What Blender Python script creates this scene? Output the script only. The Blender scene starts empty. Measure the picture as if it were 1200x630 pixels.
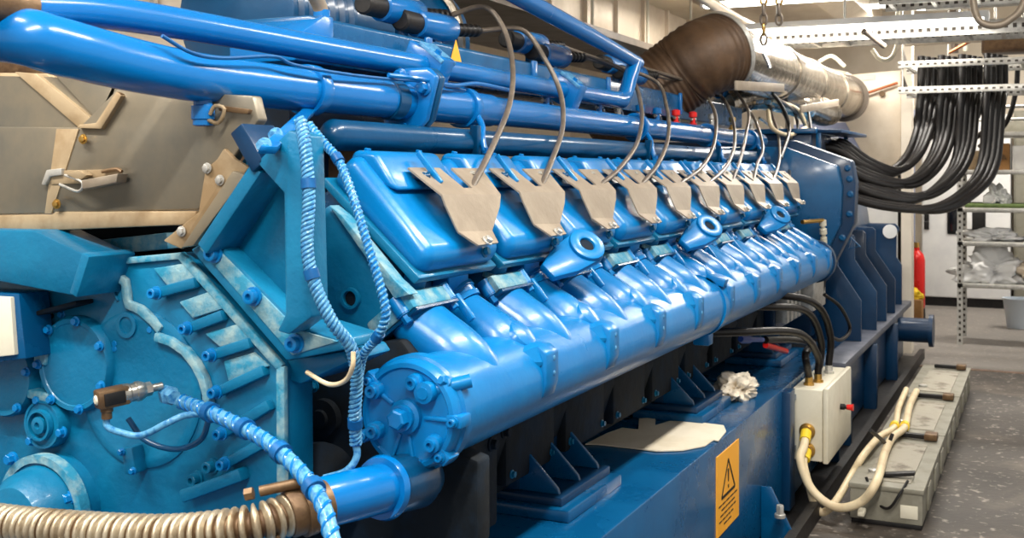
import bpy, bmesh, math, random
from mathutils import Vector, Matrix
random.seed(7)
SC = bpy.context.scene
COL = SC.collection
F = 1320.0; TH = math.atan(625/F); S = math.sin(TH); C = math.cos(TH); H = 1.5
V = Vector
# survey helpers: image point of the photograph + one known world coordinate -> world point
def ray(x, y):
    u = (x-600)/F; v = (203-y)/F
    return V((-S+u*C, C+u*S, v))
def XP(x, y, X): r = ray(x, y); return V((0,0,H))+r*(X/r.x)
def YP(x, y, Y): r = ray(x, y); return V((0,0,H))+r*(Y/r.y)
def ZP(x, y, Z): r = ray(x, y); return V((0,0,H))+r*((Z-H)/r.z)
ORD = ['nearest','second','third','fourth','fifth','sixth','seventh','eighth','ninth','farthest']
# ---------------------------------------------------------------- materials
def lin(c):
    c = c/255
    return c/12.92 if c <= .04045 else ((c+.055)/1.055)**2.4
def rgb(r, g, b): return (lin(r), lin(g), lin(b), 1)
def mat(name, col, rough=.4, metal=0, col2=None, scale=6, bump=0, bscale=40, coat=0, rvar=.1, lo=.45, hi=.65, detail=6, emit=None, estr=0, stretch=None):
    m = bpy.data.materials.new(name); m.use_nodes = True
    nt = m.node_tree; N = nt.nodes; L = nt.links
    b = N['Principled BSDF']
    b.inputs['Base Color'].default_value = col; b.inputs['Roughness'].default_value = rough
    b.inputs['Metallic'].default_value = metal; b.inputs['Coat Weight'].default_value = coat
    b.inputs['Coat Roughness'].default_value = .12
    if metal == 0: b.inputs['Specular IOR Level'].default_value = .36
    tc = N.new('ShaderNodeTexCoord'); mp = N.new('ShaderNodeMapping')
    L.new(tc.outputs['Object'], mp.inputs['Vector'])
    if stretch: mp.inputs['Scale'].default_value = stretch
    n = N.new('ShaderNodeTexNoise'); n.inputs['Scale'].default_value = scale; n.inputs['Detail'].default_value = detail
    n.inputs['Roughness'].default_value = .65
    L.new(mp.outputs['Vector'], n.inputs['Vector'])
    if col2:
        r = N.new('ShaderNodeValToRGB'); r.color_ramp.elements[0].position = lo; r.color_ramp.elements[1].position = hi
        r.color_ramp.elements[0].color = col; r.color_ramp.elements[1].color = col2
        L.new(n.outputs['Fac'], r.inputs['Fac']); L.new(r.outputs['Color'], b.inputs['Base Color'])
    if rvar:
        mr = N.new('ShaderNodeMapRange'); mr.inputs['To Min'].default_value = max(.02, rough-rvar); mr.inputs['To Max'].default_value = min(1, rough+rvar)
        L.new(n.outputs['Fac'], mr.inputs['Value']); L.new(mr.outputs['Result'], b.inputs['Roughness'])
    if bump:
        n2 = N.new('ShaderNodeTexNoise'); n2.inputs['Scale'].default_value = bscale; n2.inputs['Detail'].default_value = 3
        L.new(mp.outputs['Vector'], n2.inputs['Vector'])
        bp = N.new('ShaderNodeBump'); bp.inputs['Strength'].default_value = bump; bp.inputs['Distance'].default_value = .01
        L.new(n2.outputs['Fac'], bp.inputs['Height']); L.new(bp.outputs['Normal'], b.inputs['Normal'])
    if emit:
        b.inputs['Emission Color'].default_value = emit; b.inputs['Emission Strength'].default_value = estr
    return m
M = {}
M['blue'] = mat('engine blue paint', rgb(0,108,172), .3, 0, rgb(0,117,181), 5, .06, 40, .15, .08)
M['teal'] = mat('dusty teal blue paint', rgb(0,100,140), .42, 0, rgb(2,110,150), 7, .15, 60, .15, .1)
M['dust_highlight'] = mat('blue paint under dust', rgb(40,130,162), .6, 0, rgb(140,168,172), 22, .25, 80, 0, .1, .4, .65)  # dusty paint, lightened to paint highlights onto raised pads and rims
M['pipe'] = mat('pipe blue paint', rgb(0,104,174), .25, 0, rgb(0,97,165), 3, .04, 30, .3, .06)
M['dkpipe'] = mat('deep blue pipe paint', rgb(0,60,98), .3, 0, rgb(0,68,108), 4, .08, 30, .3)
M['navy'] = mat('navy blue paint', rgb(0,44,78), .38, 0, rgb(2,52,88), 3, .08, 30, .2)
M['base'] = mat('frame blue paint', rgb(0,74,120), .28, 0, rgb(0,84,132), 4, .06, 18, .3, .1)
M['crank'] = mat('very dark blue casting', rgb(1,10,18), .8, 0, rgb(2,26,44), 7, .3, 20, 0)  # near-black tone, far darker than the engine blue
M['black'] = mat('matt black', rgb(16,15,16), .5, 0, rgb(30,27,26), 20, .1)
M['rubber'] = mat('black cable rubber', rgb(12,10,10), .4, 0, rgb(22,18,17), 12, .1, 60)
M['recess_shade'] = mat('dark recess', rgb(12,16,22), .8)  # near-black stands in for the shade inside the hole and recess
M['shield'] = mat('bare grey steel sheet', rgb(146,133,117), .5, .35, rgb(160,147,130), 9, .1, 60, 0, .08)
M['steel'] = mat('bright steel', rgb(190,186,178), .28, .9, rgb(150,146,138), 12, .08)
M['zinc'] = mat('galvanised steel', rgb(196,194,188), .42, .6, rgb(168,166,160), 25, .08, 80)
M['panel'] = mat('stainless casing sheet', rgb(116,113,104), .4, .55, rgb(156,142,118), 2.2, .1, 8, 0, .1, .35, .7)
M['panel2'] = mat('beige casing flange', rgb(172,152,122), .5, .3, rgb(140,116,84), 5, .1, 20)
M['cream'] = mat('cream powder coat', rgb(222,216,196), .45, 0, rgb(212,205,184), 8, .04)
M['grey'] = mat('grey plastic case', rgb(140,137,124), .55, 0, rgb(122,118,104), 7, .1, 40)
M['dirtlid'] = mat('dirty grey battery lid', rgb(158,152,138), .65, 0, rgb(78,66,52), 9, .2, 30, 0, .1, .52, .72)
M['conduit'] = mat('cream plastic conduit', rgb(226,208,172), .4, 0, rgb(208,186,150), 10)
M['brown'] = mat('rusty brown bellows', rgb(92,68,46), .55, .2, rgb(58,42,30), 7, .2, 30, 0, .1, .35, .7)
M['hosemetal'] = mat('corrugated hose metal', rgb(176,164,142), .4, .6, rgb(128,108,82), 16, .1)
M['hosedark'] = mat('dirty bronze cuff and groove shade', rgb(112,88,62), .5, .5, rgb(80,58,40), 14, .2)
M['silver'] = mat('silver foil duct', rgb(178,168,154), .2, .92, rgb(140,130,116), 6, .35, 12, 0, .1)
M['railgrey'] = mat('worn grey blue rail', rgb(92,96,108), .45, .2, rgb(70,76,92), 8)
M['white'] = mat('white sheet metal', rgb(232,232,230), .45, 0, rgb(222,222,222), 3)
M['wall'] = mat('warm white wall', rgb(236,226,210), .8, 0, rgb(226,214,196), 1.5, .05)
M['walllow'] = mat('grey blue wall paint', rgb(136,142,168), .7, 0, rgb(126,132,158), 2)
M['ceil'] = mat('white ceiling', rgb(240,232,218), .85, 0, rgb(230,220,204), 1.2, .08, 5)
M['duct'] = mat('beige duct sheet', rgb(226,212,192), .45, .25, rgb(206,190,168), 1.6, .1, 5)
M['greyduct'] = mat('dull grey duct sheet', rgb(120,108,96), .5, .2, rgb(100,90,80), 3)  # own grey-brown colour of trims, gussets and channels
M['amber'] = mat('amber sign', rgb(250,176,52), .45, 0, rgb(240,166,44), 5, 0)
M['ink'] = mat('black print', rgb(30,22,14), .6)
M['paper'] = mat('cream gasket paper', rgb(228,218,198), .8, 0, rgb(214,202,178), 4, .1, 20)
M['cloth'] = mat('off white cloth', rgb(238,228,210), .9, 0, rgb(222,208,186), 12, .4, 40)
M['red'] = mat('signal red', rgb(214,34,30), .3, 0, rgb(200,26,24), 4)
M['yellow'] = mat('yellow plastic', rgb(238,204,50), .45)
M['brass'] = mat('brass', rgb(196,156,84), .3, .9)
M['copper'] = mat('copper rod', rgb(190,110,70), .4, .6)
M['wrap'] = mat('pale blue spiral wrap', rgb(84,146,184), .5, 0, rgb(10,96,156), 90, .1, 80, .2)
M['wire'] = mat('blue wire', rgb(0,76,132), .45, 0, rgb(6,90,150), 30)
M['igncable'] = mat('grey brown ignition cable', rgb(96,86,76), .35, .2, rgb(120,108,94), 20)
M['tube'] = mat('lamp tube', rgb(255,250,240), .4, emit=(1,.95,.86,1), estr=9)
M['card'] = mat('cardboard', rgb(150,110,66), .8, 0, rgb(130,92,52), 5)
M['bluebin'] = mat('blue plastic bin', rgb(24,62,140), .4)
M['green'] = mat('green shelf liner', rgb(92,110,62), .8, 0, rgb(70,86,48), 18)
M['bucket'] = mat('pale bucket plastic', rgb(206,216,226), .4)
M['placard'] = mat('bronze data plate', rgb(92,62,50), .4, .4, rgb(140,110,84), 90, 0, 40, 0, .1, .5, .56)
M['drain'] = mat('drain strip', rgb(122,100,86), .8, 0, rgb(90,76,66), 20)
M['glass'] = mat('dark glass', rgb(20,22,28), .08, 0, coat=.5)
def perf(name, axis, band, pitch, duty, lo, hi):
    m = mat(name, rgb(196,194,188), .42, .6, rgb(168,166,160), 25, .08)
    nt = m.node_tree; N = nt.nodes; L = nt.links; b = N['Principled BSDF']
    src = b.inputs['Base Color'].links[0].from_socket
    tc = N.new('ShaderNodeTexCoord'); so = N.new('ShaderNodeSeparateXYZ'); L.new(tc.outputs['Object'], so.inputs[0])
    sg = N.new('ShaderNodeSeparateXYZ'); L.new(tc.outputs['Generated'], sg.inputs[0])
    def mt(op, a_, b_):
        n = N.new('ShaderNodeMath'); n.operation = op
        for k,v in enumerate((a_, b_)):
            if isinstance(v,(int,float)): n.inputs[k].default_value = v
            else: L.new(v, n.inputs[k])
        return n.outputs[0]
    fr_ = mt('FRACT', mt('DIVIDE', mt('ADD', so.outputs[axis], 50), pitch), 0)
    on = mt('MULTIPLY', mt('LESS_THAN', fr_, duty), mt('MULTIPLY', mt('GREATER_THAN', sg.outputs[band], lo), mt('LESS_THAN', sg.outputs[band], hi)))
    mx = N.new('ShaderNodeMixRGB'); L.new(on, mx.inputs['Fac']); L.new(src, mx.inputs['Color1']); mx.inputs['Color2'].default_value = rgb(66,60,54)
    L.new(mx.outputs['Color'], b.inputs['Base Color']); return m
M['perf'] = perf('perforated galvanised rail','X','Z',.05,.45,.35,.65)
M['slotpost'] = perf('slotted post steel','Z','X',.052,.45,.3,.7)
def floor_mat():
    m = bpy.data.materials.new('worn concrete floor'); m.use_nodes = True
    nt = m.node_tree; N = nt.nodes; L = nt.links; b = N['Principled BSDF']
    tc = N.new('ShaderNodeTexCoord')
    n = N.new('ShaderNodeTexNoise'); n.inputs['Scale'].default_value = 1.6; n.inputs['Detail'].default_value = 9; n.inputs['Roughness'].default_value = .7
    n.inputs['Distortion'].default_value = .8
    L.new(tc.outputs['Object'], n.inputs['Vector'])
    r = N.new('ShaderNodeValToRGB'); e = r.color_ramp.elements
    e[0].position = .3; e[0].color = rgb(34,29,25); e[1].position = .72; e[1].color = rgb(100,90,80)
    k = r.color_ramp.elements.new(.52); k.color = rgb(60,53,47)
    L.new(n.outputs['Fac'], r.inputs['Fac'])
    n3 = N.new('ShaderNodeTexNoise'); n3.inputs['Scale'].default_value = 26; n3.inputs['Detail'].default_value = 5
    L.new(tc.outputs['Object'], n3.inputs['Vector'])
    r3 = N.new('ShaderNodeValToRGB'); r3.color_ramp.elements[0].position = .6; r3.color_ramp.elements[1].position = .7
    L.new(n3.outputs['Fac'], r3.inputs['Fac'])
    # paler zone beyond the drain strip
    sx = N.new('ShaderNodeSeparateXYZ'); L.new(tc.outputs['Object'], sx.inputs[0])
    mr = N.new('ShaderNodeMapRange'); mr.inputs['From Min'].default_value = 9.2-6.5; mr.inputs['From Max'].default_value = 9.5-6.5; mr.inputs['To Max'].default_value = .5
    L.new(sx.outputs['Y'], mr.inputs['Value'])
    mx0 = N.new('ShaderNodeMixRGB'); L.new(mr.outputs['Result'], mx0.inputs['Fac']); L.new(r.outputs['Color'], mx0.inputs['Color1']); mx0.inputs['Color2'].default_value = rgb(168,162,156)
    mx = N.new('ShaderNodeMixRGB'); mx.inputs['Color2'].default_value = rgb(186,176,164)
    ml = N.new('ShaderNodeMath'); ml.operation = 'MULTIPLY'; ml.inputs[1].default_value = .45
    L.new(r3.outputs['Color'], ml.inputs[0]); L.new(ml.outputs[0], mx.inputs['Fac'])
    L.new(mx0.outputs['Color'], mx.inputs['Color1']); L.new(mx.outputs['Color'], b.inputs['Base Color'])
    b.inputs['Roughness'].default_value = .6
    bp = N.new('ShaderNodeBump'); bp.inputs['Strength'].default_value = .3; bp.inputs['Distance'].default_value = .01
    L.new(n3.outputs['Fac'], bp.inputs['Height']); L.new(bp.outputs['Normal'], b.inputs['Normal'])
    return m
M['floor'] = floor_mat()
# ---------------------------------------------------------------- mesh builder
def catmull(pts, n=8):
    pts = [V(p) for p in pts]
    if len(pts) < 3 or n <= 1: return pts
    P = [pts[0]*2-pts[1]]+pts+[pts[-1]*2-pts[-2]]
    out = []
    for i in range(1, len(P)-2):
        a, b, c, d = P[i-1], P[i], P[i+1], P[i+2]
        for k in range(n):
            t = k/n
            out.append(.5*((2*b)+(c-a)*t+(2*a-5*b+4*c-d)*t*t+(3*b-a-3*c+d)*t**3))
    out.append(pts[-1]); return out
def frames(path):
    T = []
    for i in range(len(path)):
        a = path[max(0, i-1)]; b = path[min(len(path)-1, i+1)]
        T.append((b-a).normalized())
    n = T[0].orthogonal().normalized(); out = []
    for i, t in enumerate(T):
        n = (n-t*n.dot(t))
        n = n.normalized() if n.length > 1e-6 else t.orthogonal().normalized()
        out.append((path[i], t, n, t.cross(n).normalized()))
    return out
def resample(path, step):
    out = [path[0]]; acc = 0
    for a, b in zip(path, path[1:]):
        d = (b-a).length; t = step-acc
        while t <= d and d > 0:
            out.append(a.lerp(b, t/d)); t += step
        acc = (acc+d) % step if d > 0 else acc
    return out
class MB:
    def __init__(s): s.v = []; s.f = []
    def add(s, vs, fs):
        k = len(s.v); s.v += [V(v) for v in vs]; s.f += [tuple(i+k for i in f) for f in fs]; return s
    def box(s, a, b):
        x0,x1 = sorted((a[0],b[0])); y0,y1 = sorted((a[1],b[1])); z0,z1 = sorted((a[2],b[2]))
        return s.add([(x0,y0,z0),(x1,y0,z0),(x1,y1,z0),(x0,y1,z0),(x0,y0,z1),(x1,y0,z1),(x1,y1,z1),(x0,y1,z1)],
                     [(0,3,2,1),(4,5,6,7),(0,1,5,4),(1,2,6,5),(2,3,7,6),(3,0,4,7)])
    def obox(s, c, ax, ay, az):
        c, ax, ay, az = V(c), V(ax), V(ay), V(az)
        vs = [c+ax*i+ay*j+az*k for k in (-1,1) for j in (-1,1) for i in (-1,1)]
        return s.add(vs, [(0,2,3,1),(4,5,7,6),(0,1,5,4),(1,3,7,5),(3,2,6,7),(2,0,4,6)])
    def prism(s, pts, off):
        pts = [V(p) for p in pts]; off = V(off); n = len(pts)
        return s.add(pts+[p+off for p in pts], [tuple(range(n)), tuple(range(2*n-1, n-1, -1))]+[(i, i+n, (i+1) % n+n, (i+1) % n) for i in range(n)])
    def tube(s, pts, r, n=16, sm=8, cap=True, rx=None):
        path = catmull(pts, sm); fr = frames(path); k0 = len(path)
        vs = []; fs = []
        for i, (p, t, a, b) in enumerate(fr):
            if callable(r): rr = r(i/(k0-1))
            elif isinstance(r, (list, tuple)):
                q = i/(k0-1)*(len(r)-1); j = min(int(q), len(r)-2); rr = r[j]+(r[j+1]-r[j])*(q-j)
            else: rr = r
            for j in range(n):
                g = 2*math.pi*j/n; vs.append(p+a*(rr*math.cos(g))+b*(rr*math.sin(g)))
        for i in range(k0-1):
            for j in range(n):
                fs.append((i*n+j, i*n+(j+1) % n, (i+1)*n+(j+1) % n, (i+1)*n+j))
        if cap: fs += [tuple(range(n-1, -1, -1)), tuple(range((k0-1)*n, k0*n))]
        return s.add(vs, fs)
    def lathe(s, c, ax, prof, n=32, squash=None):
        c = V(c); ax = V(ax).normalized(); a = ax.orthogonal().normalized(); b = ax.cross(a)
        vs = []; fs = []
        for (h, r) in prof:
            for j in range(n):
                g = 2*math.pi*j/n; vs.append(c+ax*h+a*(r*math.cos(g))+b*(r*math.sin(g)))
        m = len(prof)
        for i in range(m-1):
            for j in range(n): fs.append((i*n+j, i*n+(j+1) % n, (i+1)*n+(j+1) % n, (i+1)*n+j))
        fs += [tuple(range(n-1, -1, -1)), tuple(range((m-1)*n, m*n))]
        return s.add(vs, fs)
    def ring(s, c, ax, r0, r1, h, n=32):      # flat annulus with thickness
        c = V(c); ax = V(ax).normalized(); a = ax.orthogonal().normalized(); b = ax.cross(a)
        vs = []; fs = []
        for (hh, r) in ((0,r0),(0,r1),(h,r1),(h,r0)):
            for j in range(n):
                g = 2*math.pi*j/n; vs.append(c+ax*hh+a*(r*math.cos(g))+b*(r*math.sin(g)))
        for i in range(4):
            for j in range(n): fs.append((i*n+j, i*n+(j+1) % n, ((i+1) % 4)*n+(j+1) % n, ((i+1) % 4)*n+j))
        return s.add(vs, fs)
    def hexbolt(s, c, ax, r, h):
        c = V(c); ax = V(ax).normalized()
        s.lathe(c, ax, [(0,r*1.35),(h*.25,r*1.35),(h*.3,r*1.2)], 18)
        return s.lathe(c, ax, [(h*.3,r),(h*.92,r),(h,r*.85)], 6)
    def socket(s, c, ax, r, h):
        return s.lathe(c, ax, [(0,r*1.35),(h*.25,r*1.35),(h*.26,r),(h*.95,r),(h,r*.9),(h,r*.5),(h*.6,r*.45)], 18)
    def build(s, name, m, parent=None, bevel=0, seg=2, ang=38, smooth=True):
        if parent is None:
            mn = [min(v[i] for v in s.v) for i in range(3)]; mx_ = [max(v[i] for v in s.v) for i in range(3)]
            o0 = V(((mn[0]+mx_[0])/2, (mn[1]+mx_[1])/2, mn[2]))
        else: o0 = WO[parent.name]
        me = bpy.data.meshes.new(name); me.from_pydata([v-o0 for v in s.v], [], s.f); me.validate()
        bm = bmesh.new(); bm.from_mesh(me); bmesh.ops.remove_doubles(bm, verts=bm.verts, dist=1e-5)
        bmesh.ops.recalc_face_normals(bm, faces=bm.faces)
        if bevel:
            es = [e for e in bm.edges if len(e.link_faces) == 2 and e.calc_face_angle(0) > math.radians(30)]
            bmesh.ops.bevel(bm, geom=es, offset=bevel, segments=seg, profile=.5, affect='EDGES', clamp_overlap=True)
        bm.to_mesh(me); bm.free()
        me.materials.append(m)
        if smooth:
            for p in me.polygons: p.use_smooth = True
            me.set_sharp_from_angle(angle=math.radians(ang))
        o = bpy.data.objects.new(name, me); COL.objects.link(o)
        if parent is None: o.location = o0; WO[o.name] = o0
        else: o.parent = parent; WO[o.name] = V(o0)
        return o
WO = {}
def tag(o, label, cat, group=None, kind=None):
    o['label'] = label; o['category'] = cat
    if group: o['group'] = group
    if kind: o['kind'] = kind
    return o
def thing(name, label, cat, loc=(0,0,0), group=None):
    o = bpy.data.objects.new(name, None); COL.objects.link(o); o.location = loc
    o.empty_display_size = .05
    WO[o.name] = V(loc); return tag(o, label, cat, group)
def struct(name, mb, m, **k):
    o = mb.build(name, m, None, **k); o['kind'] = 'structure'; return o
def copy_tree(o, off=None, label=None):
    kids = {}
    for q in bpy.data.objects:
        if q.parent: kids.setdefault(q.parent.name, []).append(q)
    def rec(a, par):
        c = a.copy(); COL.objects.link(c)
        if par: c.parent = par
        for ch in kids.get(a.name, []): rec(ch, c)
        return c
    r = rec(o, None)
    if off is not None: r.location = o.location+V(off)
    WO[r.name] = V(r.location)
    if label: r['label'] = label
    return r
def bolt(parent, c, ax, r=.009, h=.012, m='blue', kind='hex', name='bolt'):
    b = MB(); (b.hexbolt if kind == 'hex' else b.socket)(c, ax, r, h)
    return b.build(name, M[m], parent)
FRONT = V((0,-1,0)); OUT = V((1,0,0)); UP = V((0,0,1))
def circ(c, r, n=32, a0=0, a1=2*math.pi, ax='y'):
    out = []
    for i in range(n):
        g = a0+(a1-a0)*i/n
        out.append(V((c[0]+r*math.cos(g), c[1], c[2]+r*math.sin(g))))
    return out
PT = .413            # cylinder pitch
# ================================================================ camera
cam = bpy.data.cameras.new('camera'); co = bpy.data.objects.new('camera', cam); COL.objects.link(co)
co.location = (0,0,H); co.rotation_euler = (math.pi/2, 0, TH)
cam.sensor_width = 36; cam.lens = 36*F/1200; cam.shift_y = -112/1200; cam.clip_start = .05
cam.dof.use_dof = True; cam.dof.focus_distance = 2.9; cam.dof.aperture_fstop = 9
SC.camera = co
# ================================================================ the setting
struct('floor', MB().box((-6,-3,-.1),(4,16,0)), M['floor'])
struct('ceiling', MB().box((-6,-3,3.5),(4,16,3.6)), M['ceil'])
struct('wall_left', MB().box((-6.1,-3,0),(-6,16,3.5)), M['wall'])
struct('wall_back', MB().box((-6,14.6,0),(4,14.8,3.5)), M['wall'])
struct('trim_1', MB().box((-6,14.57,.0),(4,14.6,.12)), M['greyduct'])
a = ZP(1082,432,0)
struct('trim_2', MB().box((-.9, 9.25, 0), (4, 9.32, .004)), M['drain'])
# ================================================================ base frame
BX = -1.04; BZ = .556
bf = thing('base_frame', 'long blue steel base frame of the generating set standing on the floor', 'base frame', (BX-.6, 5.5, 0))
b = MB().prism([(BX,1.2,BZ),(BX,1.2,.03),(-1.30,1.2,.03),(-1.30,1.2,.07),(-1.07,1.2,.07),(-1.07,1.2,BZ-.03),(-2.9,1.2,BZ-.03),(-2.9,1.2,BZ)], (0,5.0,0))
b.build('beam', M['base'], bf, .006)
MB().box((-1.5,6.22,.03),(BX+.0,9.6,.43)).build('beam', M['navy'], bf, .006)
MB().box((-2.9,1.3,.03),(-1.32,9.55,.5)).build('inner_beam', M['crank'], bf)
MB().box((-1.12,6.3,.43),(-.98,9.62,.47)).build('rail', M['railgrey'], bf, .003)
MB().box((-.925,1.2,.0),(-.885,9.7,.075)).build('foot_rail', M['black'], bf)
MB().box((-1.2,1.2,.0),(-.92,9.7,.012)).build('foot_flange', M['black'], bf)
for Yg in (4.55,):
    g = [V((-1.04,Yg,.012)),V((-.905,Yg,.012)),V((-.905,Yg,.05)),V((-1.0,Yg,.235)),V((-1.04,Yg,.235))]
    MB().prism(g, (0,.014,0)).build('gusset', M['base'], bf, .002)
for Yg in (5.95,6.35,7.4,8.5):
    MB().box((-1.04,Yg,.012),(-.96,Yg+.05,.42)).build('stiffener', M['navy'], bf, .003)
MB().box((BX-.005,4.95,.03),(BX+.035,5.06,BZ-.01)).build('stiffener', M['navy'], bf, .003)
# spigot at the far end
b = MB(); c0 = XP(1062,392,-.98)
b.lathe((-1.0,8.9,.33),(1,0,0),[(0,.09),(.22,.09),(.22,.12),(.25,.12),(.25,.07)],28)
b.build('spigot', M['navy'], bf)
bolt(bf, XP(914,606,-.95), UP, .016, .05, 'zinc')
# ================================================================ engine body
eng = thing('engine', 'big blue V type engine block and gear case in front of the hall', 'engine', (-1.9,4,BZ))
b = MB()
b.prism([(-2.6,2.12,.62),(-1.36,2.12,.62),(-1.30,2.12,.8),(-1.33,2.12,1.0),(-1.45,2.12,1.18),(-1.62,2.12,1.3),(-2.3,2.12,1.3),(-2.6,2.12,1.0)], (0,4.35,0))
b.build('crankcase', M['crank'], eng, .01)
for i in range(10):                                  # crankcase access doors
    y0 = 2.3+PT*i
    d = MB().box((-1.345,y0,.66),(-1.30,y0+.33,.96)).build('access_door', M['crank'], eng, .012)
    for (yy,zz) in ((.03,.69),(.30,.69),(.03,.93),(.30,.93)):
        MB().hexbolt((-1.30,y0+yy,zz),OUT,.009,.012).build('bolt', M['teal'], d)
# data plate on block
pc = XP(543,553,-1.25)
MB().box((-1.30,2.2,.60),(-1.27,2.6,.86)).build('side_cover', M['crank'], eng, .01)
MB().obox((-1.262,pc.y,pc.z),(.004,0,0),(0,.035,0),(0,0,.022)).build('data_plate', M['placard'], eng)
for (x,y) in ((505,560),(575,520),(590,505)):
    bolt(eng, XP(x,y,-1.27), OUT, .014, .02, 'crank')
# ---- gear case face
GY = 1.8
out = [(-60,318),(62,300),(108,310),(120,304),(215,296),(222,300),(333,428),(334,600),(300,660),(-60,660)]
case = MB().prism([YP(x,y,GY) for x,y in out], (0,.1,0)).build('gear_case', M['teal'], eng, .008)
MB().prism([YP(x,y,GY+.1) for x,y in [(-60,350),(100,330),(215,335),(300,440),(300,640),(-60,640)]], (0,.25,0)).build('rear_case', M['teal'], eng, .008)
# diagonal border frame with pockets
def gp(x, y, d=0): p = YP(x, y, GY); return V((p.x, p.y-d, p.z))
b = MB()
def bar(b, p, q, w, d, base=0):
    a_, c_ = gp(*p), gp(*q); t = (c_-a_).normalized(); n = V((-t.z,0,t.x))*w/2
    return b.prism([a_-n-FRONT*0+FRONT*base, a_+n+FRONT*base, c_+n+FRONT*base, c_-n+FRONT*base], FRONT*d)
fr = MB(); bar(fr,(215,298),(333,430),.018,.014); bar(fr,(333,428),(334,600),.02,.014); bar(fr,(118,308),(218,299),.014,.01)
fr.build('rim', M['dust_highlight'], eng, .003)
pk = [((192,342),(236,330)),((228,383),(268,368)),((256,414),(300,400)),((262,457),(316,432)),((268,505),(322,472)),((272,540),(322,512))]
for (p,q) in pk:
    r_ = MB(); bar(r_, p, q, .022, .022); r_.build('rib', M['teal'], eng, .005)
    bolt(eng, gp(p[0],p[1],.018), FRONT, .0105, .022, 'blue', 'socket')
for quad in ([(184,314),(220,308),(238,328),(202,336)],[(214,353),(252,340),(268,360),(230,372)],[(244,390),(285,378),(300,396),(262,406)],[(266,422),(300,412),(318,428),(272,446)]):
    MB().prism([gp(*q) for q in quad], FRONT*.012).build('pocket_pad', M['dust_highlight'], eng, .003)
for (x,y) in ((250,545),(232,560),(135,312)):
    bolt(eng, gp(x,y), FRONT, .012, .024, 'teal', 'socket')
b = MB(); bar(b,(222,578),(292,552),.026,.03); b.build('rib', M['teal'], eng, .005)
# raised strap segments around the big arc
def ribbon(pts, w, d, base=0, m='dust_highlight', nm='arc_rib'):
    P3=[gp(*p) for p in pts]; L=[];Rr=[]
    for i,p in enumerate(P3):
        a_=P3[max(0,i-1)]; c_=P3[min(len(P3)-1,i+1)]; t=(c_-a_).normalized(); n=V((-t.z,0,t.x))*w/2
        L.append(p-n+FRONT*base); Rr.append(p+n+FRONT*base)
    vs=L+Rr+[v+FRONT*d for v in L]+[v+FRONT*d for v in Rr]; k=len(P3); fs=[]
    for i in range(k-1):
        fs+=[(i,i+1,k+i+1,k+i),(2*k+i,3*k+i,3*k+i+1,2*k+i+1),(i,2*k+i,2*k+i+1,i+1),(k+i,k+i+1,3*k+i+1,3*k+i)]
    fs+=[(0,k,3*k,2*k),(k-1,3*k-1,4*k-1,2*k-1)]
    return MB().add(vs,fs).build(nm,M[m],eng,.003)
# round covers
def cover(c, rpx, d, m='teal', bolts=0, nm='round_cover', a0=0):
    p = gp(*c); r = rpx*p.y/ (F*ray(*c).y) if False else rpx/ F * (p.y/ray(*c).y)
    o = MB().lathe(p+V((0,.004,0)), FRONT, [(0,r),(d*.7,r),(d,r*.95),(d*.98,r*.86),(d*.9,r*.84)], 48).build(nm, M[m], eng)
    for k in range(bolts):
        g = a0+2*math.pi*k/bolts
        MB().hexbolt(p+V((math.cos(g)*r*.93,-d*.95,math.sin(g)*r*.93)), FRONT, .008, .011).build('bolt', M['blue'], o)
    return p, r
cover((165,455), 92, .012)
ribbon([(118,308),(134,318),(150,330),(152,345),(154,356),(168,362),(184,376),(192,386)],.02,.014)
ribbon([(188,393),(206,399),(222,410),(234,425),(243,442),(248,460),(249,480)],.018,.02)
ribbon([(108,300),(128,322),(136,345),(140,352)],.006,.006,0,'teal')
cover((95,425), 56, .03, bolts=7, a0=.5)
cover((14,438), 48, .034, bolts=6, a0=.2)
p, r = cover((62,494), 29, .036)
MB().ring(p+V((0,-.03,0)), FRONT, r*.52, r*.62, .012).build('seal_ring', M['teal'], eng)
MB().lathe(p+V((0,-.03,0)), FRONT, [(0,r*.34),(.012,r*.34),(.014,r*.14),(.008,r*.12)]).build('plug', M['teal'], eng)
for k in range(3):
    g = math.pi/2+.3+2.09*k; bolt(eng, p+V((math.cos(g)*r*1.0,-.02,math.sin(g)*r)), FRONT, .009,.016,'blue')
# lower left dome housing
p = gp(72,592); k_ = p.y/ray(72,592).y/F
MB().lathe(p, FRONT, [(0,62*k_),(.05,62*k_),(.055,58*k_),(.056,54*k_),(.10,50*k_),(.13,38*k_),(.14,10*k_)], 48).build('pump_housing', M['teal'], eng)
MB().ring(p+V((0,-.035,0)), FRONT, 57*k_, 66*k_, .026, 48).build('housing_flange', M['dust_highlight'], eng)
for (x,y) in ((18,552),(106,575),(40,530)): bolt(eng, gp(x,y,.055), FRONT, .011,.02,'blue')
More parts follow.
